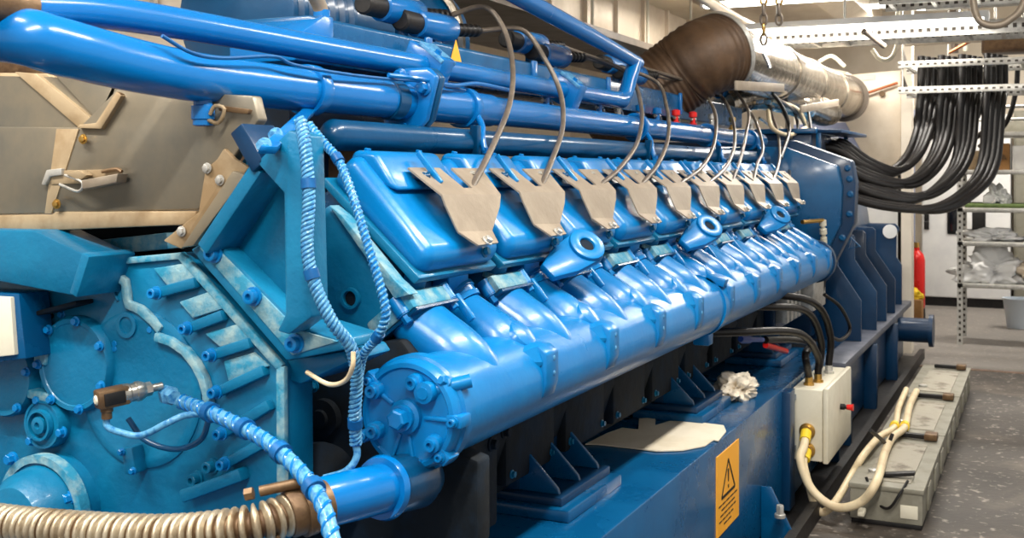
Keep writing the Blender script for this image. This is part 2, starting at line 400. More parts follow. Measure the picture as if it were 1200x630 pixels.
# hole boss, small lugs
p = gp(152,380); MB().ring(p, FRONT, .018,.027,.012).build('boss', M['teal'], eng); MB().lathe(p, FRONT,[(0,.018),(.002,.018)]).build('hole', M['recess_shade'], eng)
for (x,y) in ((134,336),(178,386),(137,402),(137,408),(73,368),(40,366)): bolt(eng, gp(x,y), FRONT, .007,.009,'blue')
MB().obox(gp(166,535,.02),(.016,0,0.004),(0,.02,0),(-.006,0,.028)).build('bolted_block', M['teal'], eng, .008)
bolt(eng, gp(160,524,.04), FRONT,.006,.01,'blue'); bolt(eng, gp(173,546,.04), FRONT,.006,.01,'blue')
b = MB(); bar(b,(60,365),(110,352),.01,.05); bar(b,(42,392),(62,366),.02,.05); b.build('cover_lip', M['crank'], eng, .003)
b = MB(); bar(b,(52,415),(66,418),.03,.03); b.build('lug', M['dust_highlight'], eng, .004)
b = MB(); bar(b,(44,458),(68,464),.02,.03); b.build('lug', M['dust_highlight'], eng, .004)
# ---- mounting foot (diagonal flange) + upright bracket plate
FY = 1.76
foot = MB().prism([YP(x,y,FY) for x,y in ((222,292),(240,284),(255,285),(350,382),(400,398),(402,410),(335,423))], (0,.13,0)).build('bracket_foot', M['teal'], eng, .006)
MB().prism([YP(x,y,FY-.004) for x,y in ((232,289),(250,287),(348,386),(396,400),(342,416))], (0,.012,0)).build('foot_face', M['dust_highlight'], eng, .002)
for (x,y) in ((252,297),(298,347),(347,402)):
    bolt(eng, YP(x,y,FY-.004), FRONT, .014,.02,'blue','socket')
MB().prism([YP(x,y,FY+.05) for x,y in ((228,288),(285,186),(350,160),(352,375),(330,384))], (0,.03,0)).build('bracket_web', M['teal'], eng, .003)
def ybar(p, q, w, Y, d, m, nm):
    a_, c_ = YP(*p,Y), YP(*q,Y); t = (c_-a_).normalized(); n = V((-t.z,0,t.x))*w/2
    return MB().prism([a_-n,a_+n,c_+n,c_-n],(0,d,0)).build(nm, M[m], eng, .004)
ybar((236,292),(300,196),.03,FY-.04,.1,'teal','bracket_flange')
ybar((276,150),(302,196),.035,FY-.05,.1,'navy','bracket_flange')
MB().prism([YP(x,y,FY-.05) for x,y in ((300,190),(338,152),(358,158),(364,372),(338,392),(324,388),(334,368),(332,226))],(0,.06,0)).build('bracket_column', M['teal'], eng, .005)
# ---- web plate behind with holes
WY = 2.06
web = MB().prism([YP(x,y,WY) for x,y in ((356,262),(385,240),(400,258),(456,328),(448,392),(424,414),(360,396))],(0,.05,0)).build('bearing_web', M['teal'], eng, .006)
for (x,y,rr) in ((375,310,10),(413,349,12),(425,397,9)):
    q = YP(x,y,WY); k_ = q.y/ray(x,y).y/F
    MB().ring(q+V((0,-.003,0)), FRONT, rr*k_*.75, rr*k_*1.05, .01).build('hole_rim', M['teal'], eng)
    MB().lathe(q+V((0,.0,0)), FRONT, [(0,rr*k_*.75),(.003,rr*k_*.7)]).build('hole', M['crank'], eng)  # dark disc on solid plate stands in for the hole's shade
MB().prism([YP(x,y,WY-.02) for x,y in ((385,240),(400,252),(462,328),(480,345),(462,350),(440,318))],(0,.04,0)).build('web_edge', M['dust_highlight'], eng, .003)
# left end of the block below/behind
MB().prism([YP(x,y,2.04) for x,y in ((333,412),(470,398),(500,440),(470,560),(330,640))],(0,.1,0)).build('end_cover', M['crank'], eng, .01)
for (x,y) in ((352,468),(368,452),(385,478),(372,498),(350,500)):
    bolt(eng, YP(x,y,2.03), FRONT,.01,.014,'teal')
q = YP(382,488,2.03); MB().lathe(q, FRONT, [(0,.04),(.02,.04),(.022,.02),(.03,.018)]).build('drain_plug', M['crank'], eng)
MB().prism([YP(x,y,1.82) for x,y in ((322,424),(400,412),(408,424),(352,450),(340,446))],(0,.16,0)).build('ledge', M['teal'], eng, .005)
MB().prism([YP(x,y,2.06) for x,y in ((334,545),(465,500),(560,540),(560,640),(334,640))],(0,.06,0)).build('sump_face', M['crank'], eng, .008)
# left: dark hood, blue trapezoid, label plate
MB().prism([YP(x,y,1.70) for x,y in ((-60,268),(40,270),(102,300),(84,346),(-60,318))],(0,.12,0)).build('guard_plate', M['teal'], eng, .004)
ybar((100,298),(85,346),.022,1.68,.13,'teal','guard_edge')
ybar((100,292),(196,282),.035,1.86,.1,'dust_highlight','cross_bar')
MB().prism([YP(x,y,1.92) for x,y in ((-60,255),(300,250),(300,330),(-60,420))],(0,.1,0)).build('recess_wall', M['recess_shade'], eng)  # dark sheet in place of the shade in the recess
MB().prism([YP(x,y,1.70) for x,y in ((-60,345),(12,348),(17,416),(-60,424))],(0,.02,0)).build('name_plate', M['cream'], eng, .003)
MB().prism([YP(x,y,1.71) for x,y in ((-60,340),(22,344),(30,420),(-60,430))],(0,.08,0)).build('plate_holder', M['base'], eng, .003)
# ---- cylinder heads
for i in range(10):
    y0 = 2.12+PT*i
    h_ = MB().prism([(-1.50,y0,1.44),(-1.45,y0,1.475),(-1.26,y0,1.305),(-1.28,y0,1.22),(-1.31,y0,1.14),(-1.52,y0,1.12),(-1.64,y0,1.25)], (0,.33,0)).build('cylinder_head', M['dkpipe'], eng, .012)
    MB().tube([(-1.245,y0+.03,1.305),(-1.275,y0+.03,1.20)], .027, 18, 1).build('pushrod_tube', M['blue'], h_)
    MB().ring((-1.262,y0+.03,1.25),V((-.03,0,-.1)),.02,.034,.014,20).build('tube_collar', M['dust_highlight'], h_)
    MB().prism([(-1.25,y0+.12,1.29),(-1.22,y0+.12,1.27),(-1.26,y0+.2,1.20),(-1.30,y0+.16,1.2)],(0,.1,0)).build('web', M['blue'], h_, .004)
# ================================================================ rocker covers
rg = 'rocker covers along the near bank'
rc = thing('rocker_cover', '', 'engine cover', (-1.3,2.27,1.29), rg)
y0 = 2.10
sec = [(-1.452,1.486),(-1.388,1.550),(-1.180,1.326),(-1.222,1.272)]
MB().prism([(x,y0,z) for x,z in sec],(0,.352,0)).build('cover_shell', M['blue'], rc, .03, 6, 60)
MB().prism([(-1.43,y0+.03,1.49),(-1.405,y0+.03,1.553),(-1.345,y0+.03,1.548),(-1.285,y0+.03,1.46)],(0,.29,0)).build('cover_step', M['blue'], rc, .014, 4, 60)
MB().prism([(-1.462,y0-.012,1.478),(-1.450,y0-.012,1.492),(-1.205,y0-.012,1.276),(-1.222,y0-.012,1.262)],(0,.374,0)).build('cover_flange', M['teal'], rc, .004)
t0 = XP(478,240,-1.27)
MB().obox((-1.285,2.27,1.512),(.03,0,-.036),(0,.006,0),(.005,0,.005)).build('standoff', M['blue'], rc, .003)
MB().tube([(-1.315,2.235,1.49),(-1.275,2.255,1.495)],.01,10,1).build('clip', M['dkpipe'], rc)
for (x_,y_,z_) in ((-1.385,2.16,1.545),(-1.385,2.39,1.545)): bolt(rc,(x_,y_,z_),(0.2,0,1),.008,.012,'blue')
for (x_,y_,z_) in ((-1.192,2.36,1.315),): bolt(rc,(x_,y_,z_),(1,0,.3),.010,.016,'teal')
rlab = lambda i: 'rounded blue rocker cover in the row of ten, %s' % (['nearest','second from the near end','third from the near end','fourth from the near end','fifth from the near end','fifth from the far end','fourth from the far end','third from the far end','second from the far end','farthest'][i])
rc['label'] = rlab(0)
for i in range(1,10): copy_tree(rc,(0,PT*i,0),rlab(i))
# ================================================================ steel heat shields
bl,br = XP(478,196,-1.307),XP(564,197,-1.307); fl,fr_ = XP(518,228,-1.218),XP(587,228,-1.218)
pl,pr = XP(537,271,-1.188),XP(577,270,-1.188); tl,tr = XP(561,287,-1.150),XP(584,284,-1.150)
hs = thing('heat_shield','', 'steel shield', (-1.2,(fl.y+fr_.y)/2,tl.z),'steel shields over the ignition leads')
def lp(a_,b_,t): return a_+(b_-a_)*t
def q2(u,v): return lp(lp(bl,br,u),lp(fl,fr_,u),v)
pts = [q2(0,0),q2(.40,0),q2(.46,.75),q2(.60,.75),q2(.56,0),q2(1,0),fr_,fl]
b = MB(); b.prism(pts,(-.002,0,-.004)); 
side = (fr_-fl)
b.prism([fl,fr_,lp(fr_,pr,.35)+V((0,.01,0)),pr,pl,lp(fl,pl,.3)-V((0,.004,0))],(-.004,0,-.001))
b.prism([pl,pr,tr,tl],(-.003,0,-.003))
# small lips down the sides of the front face
b.build('bent_plate', M['shield'], hs, 0, 1, 12)
bolt(hs, lp(tl,tr,.5)+V((-.005,0,.006)),(.7,0,.7),.010,.012,'zinc')
for u_ in (.12,.2): bolt(hs, q2(u_,.25),(.3,0,1),.006,.006,'zinc')
bolt(hs, q2(.8,.2),(.3,0,1),.006,.006,'zinc')
hlab = lambda i: 'bent grey steel shield plate on the rocker covers, %s' % (['nearest and largest','second from the near end','third from the near end','fourth from the near end','fifth from the near end','fifth from the far end','fourth from the far end','third from the far end','second from the far end','farthest'][i])
hs['label'] = hlab(0)
for i in range(1,10): copy_tree(hs,(0,PT*i,0),hlab(i))
slot = q2(.53,.72)
# ================================================================ manifold
MX, MZ, MR = -1.138, 1.022, .106
man = thing('charge_air_manifold','long bright blue charge air manifold tube running along the side of the engine','manifold',(MX,4.1,MZ-MR))
MB().tube([(MX,1.95,MZ),(MX,6.22,MZ)],MR,64,1).build('manifold_tube', M['blue'], man)
# end cap
cp = V((MX,1.95,MZ))
cap = MB().lathe(cp, FRONT, [(-.03,MR*1.0),(-.028,MR*1.10),(.0,MR*1.10),(.004,MR*1.04),(.022,MR*1.03),(.03,MR*.98),(.032,MR*.90),(.026,MR*.86),(.03,.03)], 64).build('end_cap', M['blue'], man)
MB().lathe(cp+FRONT*.026, FRONT, [(0,.034),(.016,.034),(.02,.026),(.03,.026)], 32).build('plug_collar', M['blue'], cap)
MB().lathe(cp+FRONT*.055, FRONT, [(0,.02),(.02,.02),(.023,.016)], 6).build('hex_plug', M['blue'], cap)
for (ax_,az_) in ((.02,.068),(.062,-.048),(-.072,.045),(-.07,-.035)):
    c_ = cp+V((ax_,-.024,az_)); MB().lathe(c_, FRONT, [(0,.019),(.02,.017),(.022,.012),(.030,.012),(.030,.006),(.022,.005)], 20).build('socket_bolt', M['blue'], cap)
l1, l2 = cp+V((.048,-.03,.052)), cp+V((.115,.02,.07))
MB().tube([l1,l2],.014,14,1).build('link', M['blue'], cap)
MB().lathe(l1+V((0,.005,0)), FRONT, [(0,.021),(.026,.021),(.028,.012),(.03,.012),(.03,.006)],20).build('link_eye', M['blue'], cap)
bolt(cap, lp(l1,l2,.45)+V((0,-.006,.008)), (-.2,-1,.5), .010,.02,'blue')
for g in (-.02,-1.35,-.75,2.5,3.6):
    d = V((math.cos(g),0,math.sin(g)))
    MB().obox(cp+d*MR*.99+FRONT*.012, d*.018, V((-d.z,0,d.x))*.013,(0,.022,0)).build('ear', M['blue'], cap, .005)
    MB().socket(cp+d*MR*1.0+FRONT*.034, FRONT,.008,.014).build('ear_bolt', M['blue'], cap)
for g in (0,math.pi*.82,-math.pi*.62,-math.pi/2+.15):
    d = V((math.cos(g),0,math.sin(g)))
    MB().obox(cp+d*MR*.63+FRONT*.028, d*.028, V((-d.z,0,d.x))*.004,(0,.006,0)).build('rib', M['blue'], cap, .002)
# branches
def ell_tube(b, pts, ry, rt, n=28, sm=8):
    path = catmull(pts, sm); vs=[]; fs=[]; k0=len(path)
    for i,p in enumerate(path):
        a_ = path[max(0,i-1)]; c_ = path[min(k0-1,i+1)]; t=(c_-a_).normalized(); nrm = V((0,1,0)).cross(t).normalized()
        q = i/(k0-1); ryy = ry(q); rtt = rt(q)
        for j in range(n):
            g = 2*math.pi*j/n; ca,sa = math.cos(g),math.sin(g)
            vs.append(p+V((0,1,0))*ryy*ca+nrm*rtt*sa)
    for i in range(k0-1):
        for j in range(n): fs.append((i*n+j,i*n+(j+1)%n,(i+1)*n+(j+1)%n,(i+1)*n+j))
    fs += [tuple(range(n-1,-1,-1)),tuple(range((k0-1)*n,k0*n))]
    b.add(vs,fs)
for i in range(10):
    y1 = 2.145+PT*i; y2 = y1+.215
    b = MB()
    ell_tube(b,[(-1.258,y1,1.19),(-1.205,y1,1.145),(-1.145,y1+.005,1.10),(-1.098,y1+.015,1.045),(-1.085,y1+.02,.985)], lambda q:.084+.03*q*q-.03*q, lambda q:.052+.016*math.sin(q*3.14)-.012*q*q)
    br_ = b.build('wide_branch', M['blue'], man)
    b = MB(); ell_tube(b,[(-1.258,y2,1.19),(-1.205,y2,1.145),(-1.145,y2+.005,1.10),(-1.098,y2+.015,1.045),(-1.085,y2+.02,.985)], lambda q:.05+.012*math.sin(q*3.14)+.01*q, lambda q:.044+.02*math.sin(q*3.14)-.01*q*q)
    nb_ = b.build('narrow_branch', M['blue'], man)
    # flanges
    d = V((-.62,0,.78)); n_ = V((.78,0,.62))
    c_ = V((-1.262,y1,1.197))
    f_ = MB().obox(c_, d*.022,(0,.09,0), n_*.062).build('flange', M['dust_highlight'], man, .008)
    MB().obox(c_-d*.027, d*.003,(0,.093,0), n_*.066).build('gasket', M['dkpipe'], f_)
    for (yy,nn) in ((-.088,.03),(.088,.05)):
        MB().hexbolt(c_+V((0,yy,0))+n_*nn-d*.014, -d,.011,.026).build('flange_bolt', M['blue'], f_)
        MB().lathe(c_+V((0,yy,0))+n_*nn-d*.018, d,[(0,.017),(.04,.017)],18).build('flange_ear', M['blue'], f_)
    MB().obox(c_+V((0,.115,0))+n_*.055-d*.045, d*.035,(0,.008,0),n_*.009).build('clip', M['blue'], f_, .003)
    c2 = V((-1.260,y2,1.194))
    MB().lathe(c2-d*.012, d,[(0,.056),(.012,.058),(.014,.054),(.026,.054),(.028,.058),(.04,.057)],28).build('hose_lip', M['blue'], man)
    # bulge shaped for the branch's oval highlight, pad + rib on the outer side
    MB().lathe(V((-1.095,y2+.01,1.125)), V((.72,0,.69)), [(-.06,.056),(-.01,.05),(.006,.04),(.012,.02)], 28).build('highlight_bulge', M['blue'], man)
    p_ = MB().prism([(-1.10,y2-.012,1.118),(-1.045,y2-.012,1.105),(-1.024,y2-.012,1.09),(-1.024,y2-.012,1.02),(-1.036,y2-.012,.985),(-1.10,y2-.012,.985)],(0,.072,0)).build('pad', M['blue'], man, .006)
    for zz in (1.085,1.05): MB().lathe((-1.025,y2+.03,zz-.01),OUT,[(0,.006),(.002,.006),(.003,.003)],12).build('pad_screw', M['wrap'], p_)
    MB().add([V((-1.10,y2-.15,1.085)),V((-1.046,y2-.005,1.106)),V((-1.03,y2-.005,1.07)),V((-1.08,y2-.09,1.02)),V((-1.12,y2-.005,1.12))],[(0,1,2,3),(0,4,1),(0,3,4),(1,4,3,2)]).build('rib', M['blue'], man)
# clamp ring + far coupling
for xx in (806,):
    q = XP(xx,330,MX); y_ = q.y+.1
    MB().ring((MX,y_,MZ),(0,1,0),MR*.9,MR*1.06,.05,48).build('clamp_ring', M['blue'], man)
    MB().obox((MX+.02,y_+.025,MZ-MR*1.12),(.03,0,0),(0,.03,0),(0,0,.022)).build('clamp_lug', M['blue'], man, .006)
    MB().obox((MX+.07,y_+.025,MZ+MR*.9),(.035,0,-.01),(0,.025,0),(.004,0,.014)).build('clamp_lug', M['blue'], man, .004)
MB().lathe((MX,6.22,MZ),(0,1,0),[(0,MR*1.1),(.05,MR*1.1),(.052,MR*.8),(.12,MR*.8)],40).build('end_flange', M['navy'], man)
# ================================================================ lifting eyes
eye = thing('lifting_eye','', 'lifting eye', (-1.2,3.3,1.25),'lifting eyes between the rocker covers')
c_ = XP(687,288,-1.13)
n_ = V((.60,-.42,.68)).normalized()
MB().ring(c_-n_*.01, n_, .021, .052, .020, 36).build('eye_ring', M['blue'], eye, .004)
MB().lathe(c_-n_*.004, n_, [(0,.022),(.006,.022)],24).build('eye_hole', M['crank'], eye)  # dark disc over solid metal paints the shade inside the eye
tv=V((-.12,-1,-.12)); tv=(tv-n_*tv.dot(n_)).normalized(); bv=n_.cross(tv)
pg=[c_+(tv*math.cos(g)+bv*math.sin(g))*.055 for g in [math.radians(75+k*14) for k in range(16)]]
pg+= [c_+tv*.09-bv*.046,c_+tv*.17-bv*.02,c_+tv*.17+bv*.03,c_+tv*.09+bv*.05]
MB().prism([p-n_*.024 for p in pg],n_*.024).build('eye_arm', M['blue'], eye,.006)
WO[eye.name] = V(eye.location)
eye['label'] = 'blue cast lifting eye hanging below the third steel shield, nearest of three'
copy_tree(eye,(0,PT*3,0),'blue cast lifting eye in the middle of the engine, second of three')
copy_tree(eye,(0,PT*6,0),'blue cast lifting eye near the far end of the engine, farthest of three')
# ================================================================ long pipes on top
LX = -1.5
def onslope(X, sl): return H+sl*abs(X)/C
lz = onslope(LX,.1125)
lowp = thing('coolant_pipe','thick glossy blue pipe above the rocker covers, ending in a bend at top left','pipe',(LX,3.5,lz-.05))
pth = [XP(-70,42,-1.72),XP(-20,42,-1.62),XP(28,43,-1.53),XP(75,56,-1.5),V((LX,1.62,lz+.006)),V((LX,1.9,lz)),V((LX,3.0,lz))]
MB().tube(pth,[.036,.042,.048,.0495,.0485,.048,.048],40,10).build('pipe_run', M['pipe'], lowp)
MB().tube([(LX,2.9,lz),(LX,6.55,lz)],.043,36,1).build('pipe_run', M['pipe'], lowp)
q = XP(238,128,LX); MB().lathe((q.x,q.y,lz-.04),(0,0,-1),[(0,.019),(.012,.019),(.014,.023),(.04,.023),(.042,.02),(.052,.02),(.054,.014)],24).build('drain_cap', M['pipe'], lowp)
q = XP(476,135,LX)
# diamond flange joint
def diamond(Y, t, m):
    pts=[]; 
    for (dx,dz) in ((.075,.085),(.10,.06),(.07,-.05),(.02,-.10),(-.05,-.10),(-.06,-.04),(-.05,.05),(0,.085)): pts.append((LX+dx,Y,lz+dz))
    return MB().prism(pts,(0,t,0)).build('joint_flange', M[m], lowp, .008)
diamond(q.y-.02,.025,'pipe'); diamond(q.y+.012,.025,'dkpipe')
for (dx,dz) in ((.068,.03),(-.0,-.072),(.0,.065)): bolt(lowp,(LX+dx,q.y-.022,lz+dz),FRONT,.014,.026,'pipe')
MB().ring((LX,q.y-.11,lz),(0,1,0),.045,.053,.05,32).build('sleeve', M['dkpipe'], lowp)
# upper pipe
def lp_(a_,b_,t): return a_+(b_-a_)*t
UX=-1.55; uz=onslope(UX,.172); ur=.031
up = thing('vent_pipe','thinner blue pipe above the thick one, turning up into a slanting pipe at top centre','pipe',(UX,3,uz-.03))
e0 = XP(733,116,UX); ytop = e0.y
pe=V((UX,ytop-.03,uz)); pt=XP(745,70,UX)
MB().tube([XP(22,8,UX),V((UX,1.6,uz)),V((UX,2.3,uz)),V((UX,ytop-.22,uz)),V((UX,ytop-.08,uz+.002)),V((UX,ytop-.015,uz+.018)),V((UX,ytop+.02,uz+.05)),lp_(pe,pt,.55),lp_(pe,pt,.92)],.031,32,10).build('pipe_run', M['pipe'], up)
a1_=XP(748,74,UX); MB().tube([a1_,XP(690,41,UX),XP(560,-30,UX)],[.026,.031,.031],32,1).build('slanting_pipe', M['pipe'], up)
q0 = XP(22,8,UX); MB().tube([XP(30,10,UX),XP(-40,-4,UX)],.037,28,1).build('rubber_sleeve', M['hosedark'], up)
# clamp blocks on the upper pipe
for (xx) in (500,662,):
    y_ = XP(xx,80,UX).y
    MB().obox((UX+.0,y_,uz-.0),(.055,0,-.03),(0,.035,0),(.02,0,.045)).build('clamp_block', M['pipe'], up, .006)
    MB().obox((UX+.035,y_-.0,uz+.035),(.035,0,-.028),(0,.04,0),(.003,0,.005)).build('clamp_plate', M['wrap'], up, .002)
    bolt(up,(UX+.045,y_-.02,uz+.032),(.5,0,.8),.009,.012,'pipe')
# third deep blue pipe
TX=-1.46; tz=onslope(TX,.054)
t3 = MB().tube([(TX,XP(392,160,TX).y,tz),(TX,XP(400,160,TX).y,tz),(TX,6.6,tz)],.036,32,1)
yb = XP(400,160,TX).y
o = MB(); o.lathe((TX,yb-.06,tz),(0,1,0),[(0,.008),(.008,.026),(.025,.036),(6.65-yb,.036)],32)
tag(o.build('oil_pipe', M['dkpipe']), 'dark blue pipe with a rounded closed end just above the rocker covers','pipe')
# saddles / brackets
def bracket(xx, lab, near=False):
    y_ = XP(xx,120,LX).y
    t = thing('pipe_bracket',lab,'bracket',(LX,y_,1.56),'brackets carrying the long pipes')
    pts=[V((LX+.055*math.cos(g),y_,lz+.055*math.sin(g))) for g in [2.6-k*.35 for k in range(10)]]
    b=MB()
    for p_,q_ in zip(pts,pts[1:]): pass
    b.ring((LX,y_-.018,lz),(0,1,0),.044,.058,.036,32); b.build('saddle', M['pipe'], t, .002)
    if near:
        arm=[V((LX+.055,y_,lz-.03)),V((LX+.03,y_-.02,lz-.08)),V((LX-.02,y_-.06,lz-.14)),V((LX-.055,y_-.1,lz-.18))]
        e_ = YP(318,172,1.68)
        a_=V((LX+.02,y_-.03,lz-.05)); d_=(e_-a_)
        MB().obox(lp(a_,e_,.5), d_*.58,(0,.026,0),V((-d_.z,0,d_.x)).normalized()*.008).build('arm', M['pipe'], t, .003)
        for k in (.72,.98): bolt(t, lp(a_,e_,k)+V((.006,-.028,.0)), FRONT,.011,.016,'wrap')
    else:
        a_=V((LX+.045,y_,lz-.025)); e_=V((LX+.07,y_-.0,1.565))
        MB().tube([a_,V((LX+.07,y_-.02,lz-.055)),V((LX+.085,y_-.05,lz-.09)),V((LX+.10,y_-.06,1.56))],.010,10,6).build('arm', M['pipe'], t)
        MB().obox((LX+.075,y_-.07,lz-.1),(.012,0,0),(0,.012,.0),(0.01,-.02,.045)).build('fork', M['dkpipe'], t,.003)
        bolt(t,(LX+.105,y_-.06,1.555),UP,.010,.016,'pipe')
    return t
bracket(362,'blue pipe saddle with a straight bolted arm down to the upright bracket plate',True)
bracket(543,'blue pipe saddle above the nearest steel shield')
bracket(745,'blue pipe saddle right of the bend in the thinner pipe')
bracket(828,'blue pipe saddle on the far half of the thick pipe')
bracket(877,'blue pipe saddle farthest along the thick pipe')
# ================================================================ long box with warning label and top gear
KX=-1.62
kz1=onslope(KX,.219); kz0=onslope(KX,.15)
kb = thing('cable_duct','long blue sheet steel box behind the two pipes with a warning triangle','duct',(KX-.1,4,kz0))
ys = XP(345,40,KX).y
MB().prism([(KX,ys+.1,kz0),(KX,ys+.1,kz1-.01),(KX-.03,ys+.1,kz1),(KX-.26,ys+.1,kz1),(KX-.26,ys+.1,kz0)],(0,6.6-ys-.1,0)).build('box_body', M['base'], kb, .006)
MB().prism([(KX+.004,ys,kz0),(KX+.004,ys,kz0+.06),(KX+.004,ys+.12,kz1),(KX+.004,ys+.16,kz1),(KX+.004,ys+.16,kz0)],(-.2,0,0)).build('end_plate', M['pipe'], kb, .006)
for xx in (497,622,710,795):
    y_=XP(xx,60,KX).y; MB().box((KX,y_,kz0+.02),(KX+.012,y_+.03,kz1)).build('seam_strip', M['pipe'], kb, .002)
w = XP(534,66,KX+.003)
s_ = MB().prism([w+V((0,-.045,-.035)),w+V((0,.045,-.035)),w+V((0,0,.05))],(.002,0,0)).build('warning_triangle', M['amber'], kb)
s_['label']='yellow warning triangle sticker'
MB().tube([XP(377,42,KX-.05),XP(376,12,KX-.05),XP(365,-12,KX-.05)],.019,20,6).build('vent_stub', M['shield'], kb)
MB().lathe(XP(377,44,KX-.05),UP,[(0,.022),(.07,.022)],20).build('stub_socket', M['pipe'], kb)
# coils
coils=[]
cl = ['nearest pair, left coil','nearest pair, right coil','second pair, left coil','second pair, right coil','third pair, left coil','third pair, right coil','fourth pair, left coil','fourth pair, right coil','farthest pair, left coil','farthest pair, right coil']
for k in range(5):
    for j in range(2):
        y_ = 2.83+.92*k+.15*j; x_=-1.72+.03*j; z_=1.975-.0*k-.03*j
        t = thing('ignition_coil','blue ignition coil with black rubber ends, '+cl[2*k+j],'ignition coil',(x_,y_,z_-.04),'ignition coils along the top of the engine')
        MB().lathe((x_,y_-.08,z_),(0,1,0.02),[(0,.030),(.004,.040),(.07,.042),(.12,.044),(.20,.044),(.21,.038),(.222,.02)],28).build('coil_body', M['pipe'], t)
        MB().lathe((x_,y_-.17,z_),(0,1,0),[(0,.026),(.006,.032),(.10,.032)],24).build('rear_cap', M['black'], t)
        pr_=[(0,.016)]
        for r_ in range(5): pr_ += [(.012+.026*r_,.0165),(.016+.026*r_,.021),(.026+.026*r_,.021),(.03+.026*r_,.0155)]
        pr_.append((.15,.012))
        e_=V((x_+.01,y_+.13,z_+.005)); MB().lathe(e_,(.15,1,.08),pr_,20).build('rubber_boot', M['rubber'], t)
        MB().obox((x_,y_+.04,z_-.05),(.012,0,0),(0,.02,0),(0,0,.03)).build('foot', M['base'], t,.003)
        coils.append(e_+V((.15,1,.08)).normalized()*.14)
# ignition cables
CB=[]
for i in range(10):
    s0 = coils[i]; e_ = slot+V((0,PT*i,-.02)); j=random.uniform(-.03,.03)
    if i==0:
        P_ = [s0,XP(566,8,-1.62),XP(588,29,-1.56),XP(600,70,-1.5),XP(598,118,-1.42),XP(577,172,-1.32),e_]
    elif i==1:
        P_ = [s0,XP(612,35,-1.6),XP(640,72,-1.52),XP(657,110,-1.46),XP(659,150,-1.40),XP(645,192,-1.3),e_]
    else:
        base = CB[i%2]; n0=i-i%2; dr_=s0.y-(coils[i%2].y+PT*n0)
        P_ = [s0]+[p+V((random.uniform(-.02,.02),PT*n0+dr_*(1-(m_+1)/6)+random.uniform(-.05,.05),random.uniform(-.02,.02))) for m_,p in enumerate(base[1:-1])]+[e_]
    ex_=[0,0,.5,.1,.45,.2,.35,.2,.3,.2][i]
    if i>1: P_=[p+V((0,ex_*math.sin(math.pi*m_/6),0)) for m_,p in enumerate(P_)]
    arcs={2:((732,84),(751,122),(748,163),(727,196)),3:((765,93),(781,125),(783,160),(771,192)),4:((812,99),(836,127),(838,162),(824,194)),5:((836,106),(856,132),(861,166),(851,195))}
    if i in arcs: P_=[s0]+[XP(x,y,X_) for (x,y),X_ in zip(arcs[i],(-1.58,-1.48,-1.38,-1.29))]+[e_]
    if i<2: CB.append(P_)
    t = MB().tube(P_,.0085,12,8).build('ignition_cable', M['igncable'])
    tag(t,'grey ignition cable looping down to the %s steel shield' % ['nearest','second nearest','third nearest','fourth nearest','fifth nearest','fifth farthest','fourth farthest','third farthest','second farthest','farthest'][i],'cable','ignition cables looping over the pipes')
# small fittings in the gap between duct and pipes
fl_ = [ (724,130,'zinc'),(750,133,'pipe'),(770,136,'pipe'),(792,138,'red'),(812,140,'red'),(834,142,'zinc'),(858,145,'brass'),(880,147,'zinc'),(640,118,'pipe'),(702,126,'pipe')]
dsc = ['white','blue','blue','red','red','white','brass','white','blue','blue']
whr = ['right of the upturned pipe bend','right of the white one by the pipe bend','in front of the third coil pair','nearest of the two red ones','farther of the two red ones','beyond the two red ones','by the farthest pipe saddle','last one at the far end','nearest, right of the nearest clamp block','just left of the white one by the pipe bend']
for k,(x,y,mm) in enumerate(fl_):
    q = XP(x,y,-1.57)
    b=MB().lathe(q+V((0,0,-.05)),UP,[(0,.02),(.03,.02),(.032,.012),(.06,.012),(.062,.02),(.085,.02),(.09,.008)],14)
    t=thing('gas_valve','small %s valve fitting, %s'%(dsc[k],whr[k]),'valve',q+V((0,0,-.05)),'valve fittings behind the long pipe')
    b.build('valve_body', M[mm], t); MB().tube([q+V((0,-.03,0)),q+V((0,.04,.0)),q+V((0,.06,-.05))],.007,8,4).build('valve_line', M['steel'], t)
# thin wires clipped on the pipes
tag(MB().tube([XP(190,42,-1.45),XP(225,62,-1.44),XP(262,68,-1.44),XP(320,66,-1.44),XP(345,76,-1.44),XP(400,86,-1.44),XP(450,92,-1.45),XP(500,96,-1.45),XP(545,106,-1.47)],.004,8,6).build('signal_wire',M['wire']),'thin blue painted wire lying along the thick pipe at upper left','wire')
tag(MB().tube([XP(455,88,-1.45),XP(490,92,-1.42),XP(530,100,-1.45),XP(560,98,-1.48),XP(600,106,-1.5)],.006,8,6).build('signal_wire',M['pipe']),'short bright blue wire looping under the nearest clamp block','wire')
# big cylindrical ducts behind the top
ac = thing('charge_air_cooler','dark blue ribbed round casing behind the coils at top centre','cooler',(-2.05,2.9,1.75))
prf=[(0,.16)]
for k in range(7): prf += [(.02+.05*k,.2),(.035+.05*k,.2),(.04+.05*k,.185),(.06+.05*k,.185)]
prf += [(.5,.2),(.9,.2),(.95,.23),(1.0,.23),(1.01,.05)]
MB().lathe((-2.05,2.5,1.95),(0,1,0),prf,48).build('casing', M['dkpipe'], ac)
MB().ring((-2.05,3.42,1.95),(0,1,0),.225,.245,.02,48).build('casing_rim', M['silver'], ac)
MB().box((-2.1,2.7,1.3),(-2.0,3.3,1.76)).build('support', M['dkpipe'], ac)
